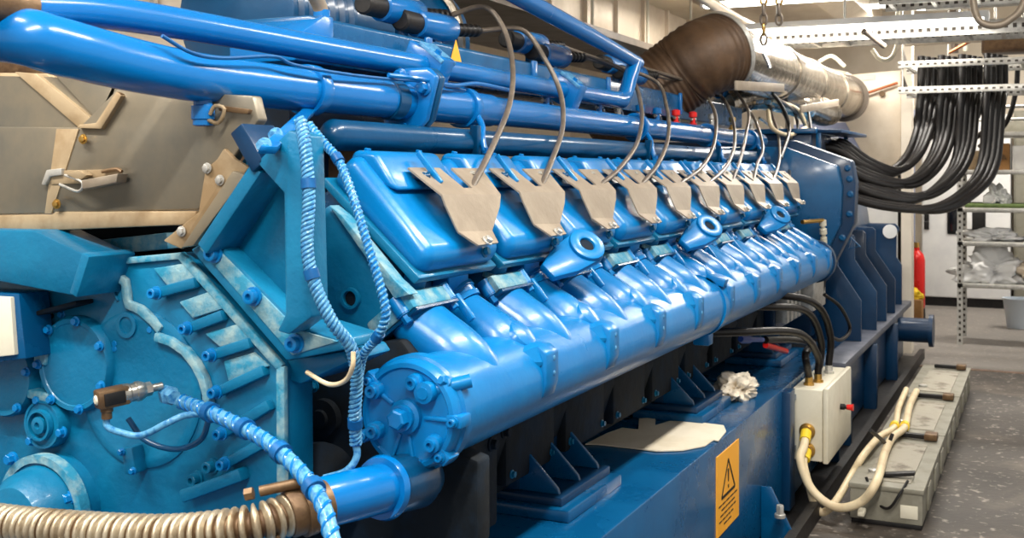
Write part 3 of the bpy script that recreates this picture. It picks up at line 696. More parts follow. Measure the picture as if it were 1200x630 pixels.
# ================================================================ stainless casing at left
cas = thing('exhaust_casing','grey stainless steel casing box with a toggle latch at upper left','casing',YP(100,262,1.765))
CY=1.765
MB().prism([YP(x,y,CY) for x,y in ((-80,148),(92,149),(112,130),(137,104),(296,112),(303,140),(232,246),(-80,253))],(0,.03,0)).build('front_panel', M['panel'], cas, .004)
MB().prism([YP(x,y,CY-.004) for x,y in ((-80,253),(60,251),(64,248),(230,247),(226,263),(60,270),(-80,276))],(0,.033,0)).build('lower_lip', M['panel2'], cas, .004)
MB().prism([YP(x,y,CY+.05) for x,y in ((-80,84),(60,86),(125,150),(-80,150))],(0,.05,0)).build('side_panel', M['panel2'], cas, .003)
b=MB().prism([YP(x,y,CY+.02) for x,y in ((16,84),(42,86),(118,148),(92,150))],(0,.05,0)); b.build('seam_strip', M['panel2'], cas, .003)
b=MB().prism([YP(x,y,CY+.02) for x,y in ((60,84),(139,88),(138,108),(112,148),(120,148))],(0,.05,0)); b.build('corner_plate', M['panel'], cas, .003)
MB().prism([YP(x,y,CY-.012) for x,y in ((90,150),(118,151),(142,112),(136,107),(112,144),(92,146))],(0,.03,0)).build('edge_strip', M['panel2'], cas, .002)
MB().prism([YP(x,y,CY-.01) for x,y in ((136,107),(142,110),(126,136),(120,134))],(0,.03,0)).build('edge_clip', M['hosedark'], cas, .002)
MB().prism([YP(x,y,CY-.008) for x,y in ((240,198),(254,186),(262,173),(275,186),(292,196),(212,292),(190,282),(232,248))],(0,.012,0)).build('side_flange', M['panel2'], cas, .004)
MB().prism([YP(x,y,CY-.03) for x,y in ((272,200),(288,205),(226,288),(212,290))],(0,.02,0)).build('angle_strip', M['panel'], cas, .003)
for (x,y) in ((258,211),(213,271),(98,163),(67,239),(243,197)): bolt(cas, YP(x,y,CY-.01), FRONT,.008,.008,'brass' if y<240 and x<200 else 'zinc')
MB().prism([YP(x,y,CY-.003) for x,y in ((66,151),(92,151),(60,250),(52,250))],(0,.006,0)).build('seam', M['panel2'], cas, .001)
MB().prism([YP(x,y,CY+.03) for x,y in ((-80,88),(60,90),(140,112),(250,128),(200,240),(-80,250))],(0,.07,0)).build('casing_body', M['panel'], cas)
MB().box((-2.7,1.78,BZ-.03),(-2.6,1.86,1.5)).build('support_leg',M['navy'],cas,.004)
# latch
b=MB()
lt = MB().prism([YP(x,y,CY-.012) for x,y in ((54,199),(72,197),(72,205),(58,207),(52,217),(48,216))],(0,.012,0)).build('latch_hook', M['zinc'], cas,.002)
MB().prism([YP(x,y,CY-.006) for x,y in ((56,200),(140,198),(136,214),(60,216))],(0,.008,0)).build('latch_base', M['panel2'], cas,.002)
MB().prism([YP(x,y,CY-.035) for x,y in ((95,211),(138,203),(136,214),(96,222))],(0,.03,0)).build('latch_lever', M['shield'], cas,.003)
MB().tube([YP(76,205,CY-.02),YP(96,213,CY-.03),YP(92,224,CY-.03),YP(70,216,CY-.02)],.003,8,4).build('latch_bail', M['zinc'], cas)
MB().prism([YP(x,y,CY-.03) for x,y in ((76,203),(92,199),(102,205),(92,212))],(0,.02,0)).build('latch_cam', M['panel2'], cas,.002)
MB().tube([YP(120,201,CY-.012),YP(136,198,CY-.012),YP(143,201,CY-.012)],.004,8,3).build('latch_wire', M['hosedark'], cas)
# second latch under the pipe
b=thing('toggle_latch','small bronze toggle latch behind the drain cap of the thick pipe','latch',YP(270,130,1.745))
MB().tube([YP(243,140,1.74),YP(256,144,1.74),YP(263,128,1.74),YP(252,124,1.74),YP(246,134,1.74)],.004,8,3).build('bail', M['panel2'], b)
MB().prism([YP(x,y,1.745) for x,y in ((255,123),(292,128),(290,134),(256,130))],(0,.012,0)).build('lever', M['hosedark'], b,.002)
# ================================================================ wrapped cable looms
def loom(name, pts, r, lab, clamps=(), pitch=.055, mw='wrap', wd='pipe', ns=2, rs=.34):
    path = resample(catmull(pts,14), .003); t = thing(name,lab,'cable loom',min(path,key=lambda p:p.z))
    MB().tube(path,r*.84,12,1).build('core', M[wd], t)
    fr=frames(path)
    for ph in range(ns):
        ph=ph*2*math.pi/ns
        hp=[p+(a_*math.cos(i*.003/pitch*2*math.pi+ph)+b_*math.sin(i*.003/pitch*2*math.pi+ph))*r*.74 for i,(p,tt,a_,b_) in enumerate(fr)]
        MB().tube(hp,r*rs,7,1).build('wrap', M[mw], t)
    for k in clamps:
        i=min(len(fr)-1,int(k*len(fr))); p,tt,a_,b_=fr[i]
        MB().lathe(p-tt*.009,tt,[(0,r*1.2),(.018,r*1.2)],20).build('cable_tie', M['wire'], t)
    return t
loom('cable_loom',[YP(352,140,1.72),YP(358,175,1.70),YP(362,230,1.69),YP(360,290,1.68),YP(368,330,1.68),YP(388,375,1.69),YP(410,405,1.72),YP(418,440,1.75),YP(416,480,1.76),YP(417,520,1.78)],.0118,'thick pale blue spiral wrapped loom hanging down beside the upright bracket plate',(.2,.45,.93),.026,ns=3)
loom('cable_loom',[YP(362,146,1.80),YP(380,168,1.78),YP(398,190,1.76),YP(415,235,1.74),YP(432,290,1.73),YP(447,340,1.73),YP(452,370,1.73),YP(442,395,1.74),(YP(426,415,1.76)),YP(420,445,1.78)],.009,'thinner blue spiral wrapped loom crossing in front of the nearest rocker cover',(.2,.8),.02)
loom('cable_loom',[YP(213,470,1.70),YP(240,480,1.66),YP(280,498,1.62),YP(320,522,1.58),YP(355,556,1.54),YP(378,590,1.50),YP(392,640,1.46)],.0155,'pale blue spiral wrapped loom sloping down over the corrugated hose at lower left',(.2,.4,.6,.8),.05,mw='pipe',wd='wrap',ns=2,rs=.24)
tag(MB().tube([YP(416,515,1.78),YP(418,535,1.78),YP(405,552,1.77),YP(380,560,1.76)],.007,10,6).build('cable',M['wrap']),'pale blue cable end curling under the manifold end cap','cable')
tag(MB().tube([YP(360,436,1.78),YP(385,450,1.74),YP(404,446,1.72),YP(413,430,1.70),YP(414,412,1.70)],.0045,10,6).build('cable',M['conduit']),'thin cream wire looping from the ledge to the thick blue loom','cable')
o=MB(); q=YP(205,466,1.71); o.lathe(YP(196,462,1.74),(YP(212,469,1.70)-YP(196,462,1.74)),[(0,.02),(.018,.02),(.02,.014),(.045,.014)],6)
t=tag(o.build('cable_gland',M['wrap']),'pale blue hexagonal gland where the lower left loom leaves the gear case','cable gland')
# pressure sensor
sn = thing('pressure_sensor','steel pressure sensor with dark angled plug pointing from the gear case','sensor',YP(125,470,1.6))
a_=YP(190,452,1.73); b_=YP(116,468,1.62); d=(b_-a_)
def along(t): return a_+d*t
MB().lathe(along(0),d,[(0,.008),(d.length*.2,.008)],16).build('threaded_tip',M['steel'],sn)
MB().lathe(along(.18),d,[(0,.014),(d.length*.1,.014)],6).build('hex_nut',M['steel'],sn)
MB().lathe(along(.28),d,[(0,.015),(.01,.020),(.018,.020),(.02,.018),(.03,.018),(.032,.020),(d.length*.35,.020)],24).build('sensor_body',M['steel'],sn)
x_=d.normalized(); y_=V((0,0,1))-x_*x_.z; y_.normalize(); z_=x_.cross(y_)
MB().obox(along(.80),x_*.030,y_*.018,z_*.018).build('plug_housing',M['hosedark'],sn,.004)
MB().obox(along(.80)+z_*-.019,x_*.020,y_*.012,z_*.002).build('plug_cover',M['black'],sn,.001)
MB().lathe(along(.98),d,[(0,.010),(.008,.010),(.011,.007)],16).build('plug_screw',M['cream'],sn)
MB().lathe(along(.88)-UP*.012,(0,0,-1),[(0,.012),(.014,.012),(.016,.010),(.028,.010)],18).build('plug_gland',M['hosedark'],sn)
g0=along(.88)-UP*.035
tag(MB().tube([g0,g0+V((.002,0,-.02)),YP(140,506,1.62),YP(165,510,1.63),YP(195,496,1.64),YP(215,487,1.66),YP(238,484,1.66)],.0065,12,8).build('sensor_cable',M['wrap']),'pale blue cable curving from the sensor plug to the lower left loom','cable')
tag(MB().tube([YP(150,490,1.73),YP(170,515,1.74),YP(205,526,1.74),YP(235,515,1.74),YP(245,490,1.74)],.006,10,8).build('cable',M['dkpipe']),'dark blue cable lying in an arc on the gear case below the sensor','cable')
# ================================================================ coolant pump outlet and corrugated hose
wp = thing('coolant_outlet','large blue pipe stub with a round flange below the manifold end cap','pipe stub',YP(430,600,1.7))
e1=YP(352,595,1.60); e2=YP(486,562,1.95); d=(e2-e1); L_=d.length
MB().lathe(e1,d,[(0,.038),(.02,.038),(.03,.044),(L_*.62,.047),(L_*.66,.047)],40).build('stub',M['pipe'],wp)
MB().lathe(e1+d*.66,d,[(0,.058),(.012,.062),(.018,.06),(.026,.054)],44).build('stub_flange',M['pipe'],wp)
MB().lathe(e1+d*.74,d,[(0,.054),(.10,.056),(.14,.04)],40).build('elbow',M['dkpipe'],wp)
MB().lathe(YP(372,560,1.96),(1,-.9,0.2),[(0,.075),(.03,.075),(.035,.05)],40).build('rear_flange',M['crank'],wp)
hp=[YP(-60,600,1.46),YP(0,613,1.46),YP(100,623,1.46),YP(200,627,1.47),YP(290,617,1.5),YP(345,600,1.565)]
hose = thing('corrugated_hose','ribbed bronze metal hose running along the bottom left edge','hose',YP(150,650,1.46))
path=resample(catmull(hp,20),.0020)
vs=MB(); n=28; fr=frames(path); V_=[];F_=[]
for i,(p,tt,a_,b_) in enumerate(fr):
    rr=.0290+.0085*max(-.8,min(.8,1.3*math.cos(i*.0020/.0168*2*math.pi)))
    for j in range(n):
        g=2*math.pi*j/n; V_.append(p+a_*rr*math.cos(g)+b_*rr*math.sin(g))
for i in range(len(fr)-1):
    for j in range(n): F_.append((i*n+j,i*n+(j+1)%n,(i+1)*n+(j+1)%n,(i+1)*n+j))
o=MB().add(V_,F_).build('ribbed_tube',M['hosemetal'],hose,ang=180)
o.data.materials.append(M['hosedark'])  # darker bronze paints shade into the hose grooves
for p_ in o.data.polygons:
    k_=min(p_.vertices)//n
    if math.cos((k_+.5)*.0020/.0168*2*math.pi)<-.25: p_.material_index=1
dd=(path[-1]-path[-8]).normalized()
MB().lathe(path[-1]-dd*.012,dd,[(0,.037),(.004,.04),(.05,.04),(.052,.037),(.075,.037)],36).build('cuff',M['hosedark'],hose)
MB().ring(path[-1]+dd*.012,dd,.039,.046,.018,36).build('clamp_band',M['hosedark'],hose)
c_=path[-1]+dd*.02+V((-.005,-.02,.048)); MB().tube([c_+V((-.05,-.03,-.012)),c_+V((.03,.015,.006))],.009,12,1).build('clamp_screw',M['hosedark'],hose)
MB().lathe(c_+V((-.06,-.035,-.015)),(-.8,-.4,-.2),[(0,.011),(.014,.011)],6).build('clamp_nut',M['hosedark'],hose)
MB().tube([path[-1]+V((.0,-.03,-.03)),path[-1]+V((-.04,-.05,-.05)),path[-1]+V((-.05,-.05,-.07))],.007,8,4).build('clamp_tail',M['hosedark'],hose)
# ================================================================ engine mounts
def mount(xl, lab):
    q = ZP(xl[0],xl[1],BZ); y_=q.y
    t = thing('engine_mount',lab,'engine mount',(-1.25,y_+.2,BZ),'engine feet on the base frame')
    MB().box((-1.44,y_,BZ),(-1.16,y_+.42,BZ+.035)).build('sole_plate',M['base'],t,.006)
    MB().box((-1.42,y_+.02,BZ+.035),(-1.19,y_+.40,BZ+.06)).build('shim_plate',M['navy'],t,.004)
    for yy in (.05,.20,.35):
        MB().prism([(-1.40,y_+yy,BZ+.06),(-1.21,y_+yy,BZ+.06),(-1.215,y_+yy,BZ+.075),(-1.33,y_+yy,BZ+.19),(-1.40,y_+yy,BZ+.19)],(0,.014,0)).build('gusset',M['base'],t,.002)
    MB().box((-1.42,y_+.04,BZ+.06),(-1.33,y_+.38,BZ+.26)).build('back_plate',M['navy'],t,.004)
    return t
mount((572,600),'dark blue gusseted engine foot at lower centre, nearest on the base frame')
mount((722,488),'dark blue gusseted engine foot behind the cream paper sheet')
mount((826,424),'dark blue gusseted engine foot under the far half of the manifold')
# ================================================================ paper and rag on base
pp=[(686,521),(712,508),(729,502),(748,504),(749,491),(768,490),(768,499),(785,494),(815,495),(848,499),(851,506),(842,517),(836,516),(826,523),(800,528),(770,529),(735,525),(700,521)]
o=MB().prism([ZP(x,y,BZ+.003) for x,y in pp],(0,0,.004)).build('gasket_sheet',M['paper'])
tag(o,'torn flat cream paper sheet lying on the blue base frame','paper')
def crumple(name,c,r,m,seed,sx=1,sy=1,sz=.6,amp=.35):
    random.seed(seed); bm=bmesh.new(); bmesh.ops.create_icosphere(bm,subdivisions=5,radius=1)
    from mathutils import noise
    off=V((seed*3.1,seed*1.7,0))
    vs=[]
    for v in bm.verts:
        p=v.co.copy(); n1=noise.noise(p*1.5+off); n2=abs(noise.noise(p*3.2+off*2)); n3=abs(noise.noise(p*5+off))
        k=1+amp*n1*1.6-amp*n2*1.5+amp*.5*n3
        q=V((p.x*sx,p.y*sy,p.z*sz))*k*r; q.z=max(q.z,-sz*r*.55); vs.append(V(c)+q+V((0,0,sz*r*.55)))
    fs=[tuple(v.index for v in f.verts) for f in bm.faces]; bm.free()
    return MB().add(vs,fs).build(name,m,ang=180)
o=crumple('work_glove',ZP(862,465,BZ),.10,M['cloth'],3,.8,1.35,.62,.42); tag(o,'crumpled cream work glove lying on the blue base frame','glove')
# ================================================================ warning sign on base
sgn=thing('warning_sign','amber warning sign with a black triangle on the side of the blue base frame','sign',XP(853,628,BX+.003))
sx=BX+.003
c4=[XP(840,536,sx),XP(866,514,sx),XP(866,603,sx),XP(840,630,sx)]
y0s,y1s=c4[0].y,c4[1].y; z1s=c4[0].z-.0; z0s=c4[2].z
MB().box((BX,y0s,z0s),(BX+.003,y1s,z1s)).build('sign_plate',M['amber'],sgn)
W_=y1s-y0s; Hh=z1s-z0s
def sp(u,v): return V((BX+.0032,y0s+W_*u,z0s+Hh*v))
def sbar(b,p,q,w):
    a_,c_=sp(*p),sp(*q); t=(c_-a_).normalized(); n=V((0,-t.z,t.y))*w/2
    b.prism([a_-n,a_+n,c_+n,c_-n],(.0012,0,0))
b=MB(); T_=[(.2,.44),(.8,.44),(.5,.86)]
for i in range(3): sbar(b,T_[i],T_[(i+1)%3],.010)
b.prism([sp(.47,.74),sp(.53,.74),sp(.515,.58),sp(.485,.58)],(.0012,0,0)); b.prism([sp(.48,.54),sp(.52,.54),sp(.52,.50),sp(.48,.50)],(.0012,0,0))
b.build('triangle_symbol',M['ink'],sgn)
b=MB(); random.seed(5)
for k,(l,r_) in enumerate([(.08,.92),(.2,.8),(.15,.86),(.1,.75),(.3,.7)]):
    u=l; v=.36-.065*k
    while u<r_-.05:
        w=random.uniform(.07,.16); sbar(b,(u,v),(min(u+w,r_),v),.0045); u+=w+.03
b.build('small_print',M['ink'],sgn)
# ================================================================ junction box
JX0,JX1=-1.0,-.89; JY0,JY1=5.14,5.80; JZ0,JZ1=.21,.53
jb=thing('junction_box','cream steel junction box fixed to the side of the blue base frame','junction box',(-.95,5.45,JZ0))
jx=-1.035
MB().box((jx,JY0,JZ0),(-.90,JY1,JZ1)).build('enclosure',M['cream'],jb,.006)
MB().box((-.899,JY0+.0,JZ0-.008),(-.875,JY1,JZ1+.008)).build('lid',M['cream'],jb,.006)
for zz in (.29,.42):
    c_=V((-.965,JY0,.26 if zz<.3 else .345)); MB().lathe(c_,FRONT,[(0,.034),(.01,.036),(.012,.028),(.035,.028),(.036,.02)],20).build('cable_gland',M['brass'],jb)
for k,(x_,y_) in enumerate(((-.98,5.25),(-.955,5.34),(-.98,5.52),(-.95,5.6))):
    MB().lathe((x_,y_,JZ1),UP,[(0,.024),(.012,.024),(.014,.018),(.04,.018)],8).build('cable_gland',M['brass'] if k<2 else M['zinc'],jb)
MB().lathe((-.875,5.47,.40),OUT,[(0,.014),(.02,.014),(.022,.01),(.03,.01)],18).build('switch_base',M['black'],jb)
MB().tube([(-.845,5.47,.40),(-.815,5.47,.40)],[.012,.016],18,1).build('switch_knob',M['red'],jb)
for (zz) in (.25,.48): MB().box((jx-.01,JY0-.06,zz),(jx+.02,JY0+.02,zz+.025)).build('bracket',M['base'],jb,.002)
# beads (dangling white tags)
for k,pts in enumerate([[(-.98,5.25,.57),(-.985,5.2,.68),XP(952,402,-1.05),XP(928,398,-1.1),XP(897,398,-1.15)],
            [(-.955,5.34,.57),(-.95,5.3,.66),(-.98,5.0,.80),(-1.12,4.5,.86),(-1.4,4.2,.87)],
            [(-.98,5.52,.57),(-.97,5.5,.70),(-1.0,5.3,.86),(-1.1,4.9,.92),(-1.4,4.6,.93)],
            [(-.95,5.6,.57),(-.94,5.58,.72),(-.97,5.4,.88),(-1.08,5.1,.95),(-1.4,4.8,.96)]]):
    t=tag(MB().tube(pts,.017,14,8).build('power_cable',M['rubber']),'black cable arching down into the junction box, %s'%['lowest and nearest','second lowest','second highest','highest and farthest'][k],'cable','cables entering the junction box from above')
tag(MB().tube([XP(897,404,-1.15),XP(921,411,-1.12)],[.014,.018,.014],14,1).build('cable_sleeve',M['red']),'red plastic sleeve on the lowest black cable behind the work glove','cable sleeve')
tag(MB().lathe(XP(868,397,-1.15),XP(897,398,-1.15)-XP(868,397,-1.15),[(0,.012),(.03,.018),(.14,.018),(.145,.012),(.4,.012)],16).build('cable_connector',M['bluebin']),'blue round connector on the block side above the work glove','connector')
# conduits
zt=.175
for k,pts in enumerate([
    [V((-.965,JY0-.03,.345)),V((-.962,JY0-.1,.30)),YP(938,540,4.98),YP(952,574,4.95),YP(980,594,4.93),YP(1010,587,4.92),YP(1028,562,4.95),ZP(1037,530,.21),ZP(1046,512,.21),ZP(1060,500,.21),ZP(1066,475,.21),ZP(1074,458,.21)],
    [V((-.965,JY0-.03,.26)),V((-.965,JY0-.09,.22)),YP(948,568,5.0),YP(955,592,5.0),YP(965,600,5.0),YP(980,586,5.02),XP(998,556,-.795),ZP(1012,533,.21),ZP(1030,512,.21),ZP(1048,500,.21),ZP(1053,478,.21),ZP(1062,456,.21)]]):
    pts=[V((p.x,p.y,max(p.z,.02))) for p in pts]
    tag(MB().tube(pts,.0185 if k==0 else .0165,16,8).build('conduit',M['conduit']),['cream plastic conduit drooping in front from the junction box to the battery cases','cream plastic conduit behind, from the lower gland of the junction box'][k],'conduit','cream conduits from the junction box')
    for j in (0,9):
        a_=pts[j]; d=(pts[j+1]-a_).normalized()
        tag(MB().lathe(a_-d*.0,d,[(0,.024),(.05,.024)],18).build('conduit_marker',M['yellow']),'yellow ring on the %s cream conduit %s'%(['front','rear'][k],['at the junction box' ,'','','','','','','','','over the battery cases'][j]),'marker ring')
# ================================================================ battery cases
X0b,X1b=-.766,-.459
ybs=[(5.0,6.08),(6.10,7.18),(7.20,8.30)]
bl_=['nearest, with a pale label on its end','middle one of three','farthest one of three']
for k,(ya,yb_) in enumerate(ybs):
    t=thing('battery_case','long grey plastic battery case on the floor, '+bl_[k],'battery case',((X0b+X1b)/2,(ya+yb_)/2,0),'battery cases in a row beside the base frame')
    MB().box((X0b+.01,ya+.01,0.0),(X1b-.01,yb_-.01,.02)).build('foot_plate',M['black'],t,.003)
    MB().box((X0b+.006,ya+.006,.02),(X1b-.006,yb_-.006,.155)).build('tub',M['grey'],t,.006)
    MB().box((X0b,ya,.150),(X1b,yb_,.172)).build('lid',M['grey'],t,.004)
    MB().box((X0b+.06,ya+.08,.170),(X1b-.06,yb_-.25,.178)).build('lid_panel',M['dirtlid'],t,.003)
    MB().obox(((X0b+X1b)/2+.03,yb_-.13,.19),(.10,0,0),(0,.015,0),(0,0,.012)).build('terminal_bar',M['black'],t,.004)
    MB().obox(((X0b+X1b)/2+.10,yb_-.13,.195),(.03,0,0),(0,.04,0),(0,0,.016)).build('terminal_clamp',M['hosedark'],t,.005)
    for j in range(3):
        yy=ya+.18+.33*j; MB().box((X1b-.007,yy,.04),(X1b+.004,yy+.12,.145)).build('side_rib',M['grey'],t,.003)
    if k==0:
        a_=YP(1057,598,5.005); MB().box((X1b-.095,ya+.002,.045),(X1b-.025,ya+.008,.10)).build('label',M['cream'],t,.001)
    MB().lathe((X0b+.08,ya+.2,.176),UP,[(0,.025),(.014,.025),(.016,.018)],18).build('vent_cap',M['zinc'],t)
tag(MB().tube([(-.70,5.05,.19),(-.66,5.03,.10),(-.60,4.985,.085),(-.555,4.98,.15),(-.53,5.06,.19)],.006,8,6).build('battery_strap',M['black']),'thin black strap hanging over the near end of the nearest battery case','strap')
tag(MB().obox((-.58,5.14,.195),(.07,.012,.008),(0,.02,0),(0,0,.008)).build('terminal_cover',M['black'],None,.003),'flat black cover piece lying on the near end of the nearest battery case','cover')
tag(MB().tube([XP(1020,504,-.72),XP(1030,512,-.70),XP(1040,520,-.68),XP(1046,508,-.66)],.009,10,6).build('cable_tie',M['black']),'black strap tying the two cream conduits together above the battery cases','cable tie')
tag(MB().box((-.72,4.93,.05),(-.69,4.99,.075)).build('hose_plug',M['cream'],None,.006),'small cream plug on the front of the nearest battery case','plug')
# small box / strip hardware on block end: grey finned unit
fu=thing('terminal_unit','grey finned electrical unit under the far end of the manifold','electrical unit',(-1.2,6.2,.8))
for k in range(4): MB().box((-1.24,5.75+.1*k,.74),(-1.18,5.80+.1*k,.95)).build('fin',M['zinc'],fu,.004)
MB().box((-1.24,6.15,.76),(-1.12,6.5,.95)).build('housing',M['zinc'],fu,.01)
MB().box((-1.3,5.75,.70),(-1.24,6.5,.97)).build('back_plate',M['navy'],fu,.004)
# ================================================================ bell housing + generator
bh=thing('bell_housing','dark blue octagonal bell housing at the far end of the engine','housing',(-1.9,6.7,BZ))
hx=[(1002,214),(1002,262),(968,326),(940,345)]
pts=[YP(998,188,6.55),YP(1003,214,6.55),YP(1001,262,6.55),YP(968,328,6.55)]
pts+= [V((-1.4,6.55,.62)),V((-2.4,6.55,.62)),V((-2.7,6.55,1.0)),V((-2.7,6.55,1.5)),V((-2.4,6.55,1.69)),V((-1.3,6.55,1.69))]
MB().prism(pts,(0,.12,0)).build('ring_plate',M['navy'],bh,.012)
pts2=[p*1.0 for p in pts]; cc=V((-1.9,6.55,1.15))
MB().prism([cc+(p-cc)*.93+V((0,-.08,0)) for p in pts],(0,.09,0)).build('front_step',M['base'],bh,.01)
MB().prism([cc+(p-cc)*.9+V((0,.12,0)) for p in pts],(0,.3,0)).build('rear_bell',M['navy'],bh,.02)
for p_,q_ in zip(pts[:3],pts[1:4]):
    for t_ in (.25,.75):
        c_=lp(lp(p_,q_,t_),cc,.03); MB().hexbolt((c_.x,6.55,c_.z),FRONT,.014,.02).build('bolt',M['base'],bh)
gen=thing('generator','dark navy blue generator with stepped side gussets at the far end of the base frame','generator',(-2,8.2,.47))
MB().prism([(-2.7,7.0,.5),(-1.28,7.0,.5),(-1.24,7.0,.9),(-1.30,7.0,1.3),(-1.45,7.0,1.52),(-2.6,7.0,1.52)],(0,2.4,0)).build('stator_housing',M['navy'],gen,.03)
def guss(Y,xo,ztop,nm='gusset'):
    pr_=[(-1.4,Y,.47),(xo,Y,.47),(xo,Y,.72),(xo-.14,Y,.93),(xo-.14,Y,ztop-.02),(xo-.16,Y,ztop),(-1.4,Y,ztop)]
    return MB().prism(pr_,(0,.025,0)).build(nm,M['navy'],gen,.003)
guss(7.15,-1.02,1.12); guss(7.7,-1.0,1.10); guss(8.2,-1.0,1.10); guss(8.7,-1.0,1.10)
q=YP(1058,262,9.3); MB().prism([(-1.6,9.3,.47),(-1.02,9.3,.47),(-1.02,9.3,.78),(-1.06,9.3,.84),(-1.06,9.3,1.02),(-1.04,9.3,1.05),(-1.04,9.3,q.z-.03),(-1.07,9.3,q.z),(-1.6,9.3,q.z)],(0,.04,0)).build('end_plate',M['navy'],gen,.004)
q=YP(1043,271,9.3); MB().lathe(q+V((0,-.002,0)),FRONT,[(0,.055),(.004,.055)],28).build('round_label',M['white'],gen)
tb=MB().box((-1.75,6.9,1.55),(-1.27,7.6,1.74)).build('terminal_box',M['navy'],gen,.01)
MB().box((-1.78,6.86,1.74),(-1.24,7.64,1.77)).build('box_lid',M['base'],tb,.004)
MB().box((-1.60,8.2,1.5),(-1.35,8.6,1.66)).build('lug_block',M['navy'],gen,.01)
q=YP(1000,286,7.14); MB().ring(q,FRONT,.035,.045,.02,3).build('lifting_hole',M['base'],gen)
# ================================================================ big black cables to the tray
TY=8.9; tx0=YP(1053,75,TY).x; tzU=YP(1053,77,TY).z; tzL=YP(1053,107,TY).z
random.seed(11)
ncb=16
for k in range(ncb):
    row=k%4; colm=k//4
    sx_=-1.26; sy_=7.35+.12*row; sz_=1.66-.10*colm+.015*row
    drop=-.86+.036*k
    if k>=12: drop+=.03
    top=tzL+.02
    lowz=1.53-.09*colm-random.uniform(0,.04)
    def mixp(q,z): return V((sx_+(drop-sx_)*q, sy_+(9.0-sy_)*min(1,q*1.05), z))
    pts=[V((sx_-.1,sy_,sz_)),mixp(.06,sz_),mixp(.32,(sz_+lowz)/2-.03),mixp(.6,lowz),mixp(.82,lowz+.11),mixp(.96,lowz+.32),V((drop,9.0+.03*row,2.0)),V((drop+.01,9.02+.08*row,top)),V((drop+.01,9.05+.08*row,top+.25))]
    tag(MB().tube(pts,.027+random.uniform(-.003,.003),12,8).build('power_cable',M['rubber']),'thick black power cable sweeping from the generator up through the cable trays','cable','thick black cables between generator and trays')
# ================================================================ cable trays
def tray(name,x0,x1,y0,y1,z,lab,hgt=.05,rungs=10,grp='cable trays under the ceiling',hang=True):
    t=thing(name,lab,'cable tray',((x0+x1)/2,(y0+y1)/2,z),grp)
    for yy in (y0,y1):
        MB().box((x0,yy-.012,z),(x1,yy+.012,z+hgt)).build('side_rail',M['perf'],t,.002)
    for i in range(rungs):
        xx=x0+.06+(x1-x0-.12)*i/(rungs-1); MB().box((xx-.012,y0,z+.003),(xx+.012,y1,z+.022)).build('rung',M['zinc'],t)
    if hang:
        for xx in (x0+.03,x1-.1): MB().tube([(xx,y0,z+.02),(xx,y0,3.5)],.006,8,1).build('hanger_rod',M['zinc'],t)
    return t
tray('cable_tray',tx0,.9,TY,TY+.55,tzL-.02,'perforated galvanised cable tray, lowest one with black cables below it')
tray('cable_tray',tx0,.9,TY,TY+.55,tzU-.02,'perforated galvanised cable tray directly above the lowest tray')
q=YP(905,50,7.6); tray('cable_tray',q.x,.6,7.6,7.95,YP(905,52,7.6).z,'perforated cable tray hanging under the ceiling lamp at upper right',hgt=.09,rungs=12)
q=YP(1030,6,7.0); tray('cable_tray',q.x,.9,7.0,7.3,q.z,'perforated cable tray at the very top right edge',hgt=.06,rungs=8)
q=YP(1120,60,10.4); tray('cable_tray',q.x,1.2,10.4,10.9,q.z+.12,'distant cable tray behind the two perforated trays',rungs=10)
tray('cable_tray',q.x-.1,1.2,10.5,11.0,q.z-.35,'lower distant cable tray behind the black cables',rungs=10)
for i,(x,y) in enumerate(((1056,70),)):
    t=MB(); q=YP(1056,60,TY); t.prism([(q.x,TY,tzU+.15),(q.x,TY+.5,tzU+.02),(q.x,TY,tzU+.02)],(.008,0,0)); tag(t.build('tray_gusset',M['greyduct']),'dark triangular plate at the left end of the upper perforated tray','bracket')
    t=MB(); t.prism([(q.x,TY,tzL+.15),(q.x,TY+.5,tzL+.03),(q.x,TY,tzL+.03)],(.008,0,0)); tag(t.build('tray_gusset',M['greyduct']),'dark triangular plate at the left end of the lowest perforated tray','bracket')
tag(MB().tube([YP(1112,62,8.8),YP(1148,42,8.8)],.012,10,1).build('copper_rod',M['copper']),'orange copper rod slanting above the perforated trays','rod')
tag(MB().tube([V((YP(1138,-5,6.8).x,6.8,3.5)),YP(1138,-50,6.8),YP(1140,-5,6.8),YP(1143,15,6.8),YP(1150,26,6.8),YP(1165,30,6.8),YP(1182,24,6.8),YP(1200,2,6.8),YP(1205,-60,6.8),V((YP(1205,-60,6.8).x,6.8,3.5))],.02,14,8).build('grey_hose',M['shield']),'grey hose sagging in a loop at the top right corner','hose')
# loose cables in background tray
random.seed(3)
for k in range(7):
    xx=.0-.12*k
    tag(MB().tube([(xx-.2,10.0,2.4),(xx-.22,10.05,2.15),(xx-.3,10.1,1.9),(xx-.5,10.2,1.72)],.02,8,6).build('riser_cable',M['rubber']),'black riser cable behind the perforated trays','cable','black riser cables behind the trays')
# ================================================================ ducts, bellows
dx,dz,dr=-1.5,2.12,.165
bel=thing('exhaust_bellows','large rusty brown corrugated exhaust bellows above the engine','exhaust bellows',(-1.7,5.2,1.8))
bp=[XP(708,150,-1.98),XP(752,118,-1.84),XP(794,88,-1.68),XP(820,70,-1.57),V((dx,5.65,dz))]
path=resample(catmull(bp,20),.008); fr=frames(path); V_=[];F_=[];n=48
for i,(p,tt,a_,b_) in enumerate(fr):
    q=i/len(fr); rr=.185+.012*q+.003*math.cos(i*.008/.032*2*math.pi)
    for j in range(n):
        g=2*math.pi*j/n; V_.append(p+a_*rr*math.cos(g)+b_*rr*math.sin(g))
for i in range(len(fr)-1):
    for j in range(n): F_.append((i*n+j,i*n+(j+1)%n,(i+1)*n+(j+1)%n,(i+1)*n+j))
MB().add(V_,F_).build('bellows_tube',M['brown'],bel,ang=180)
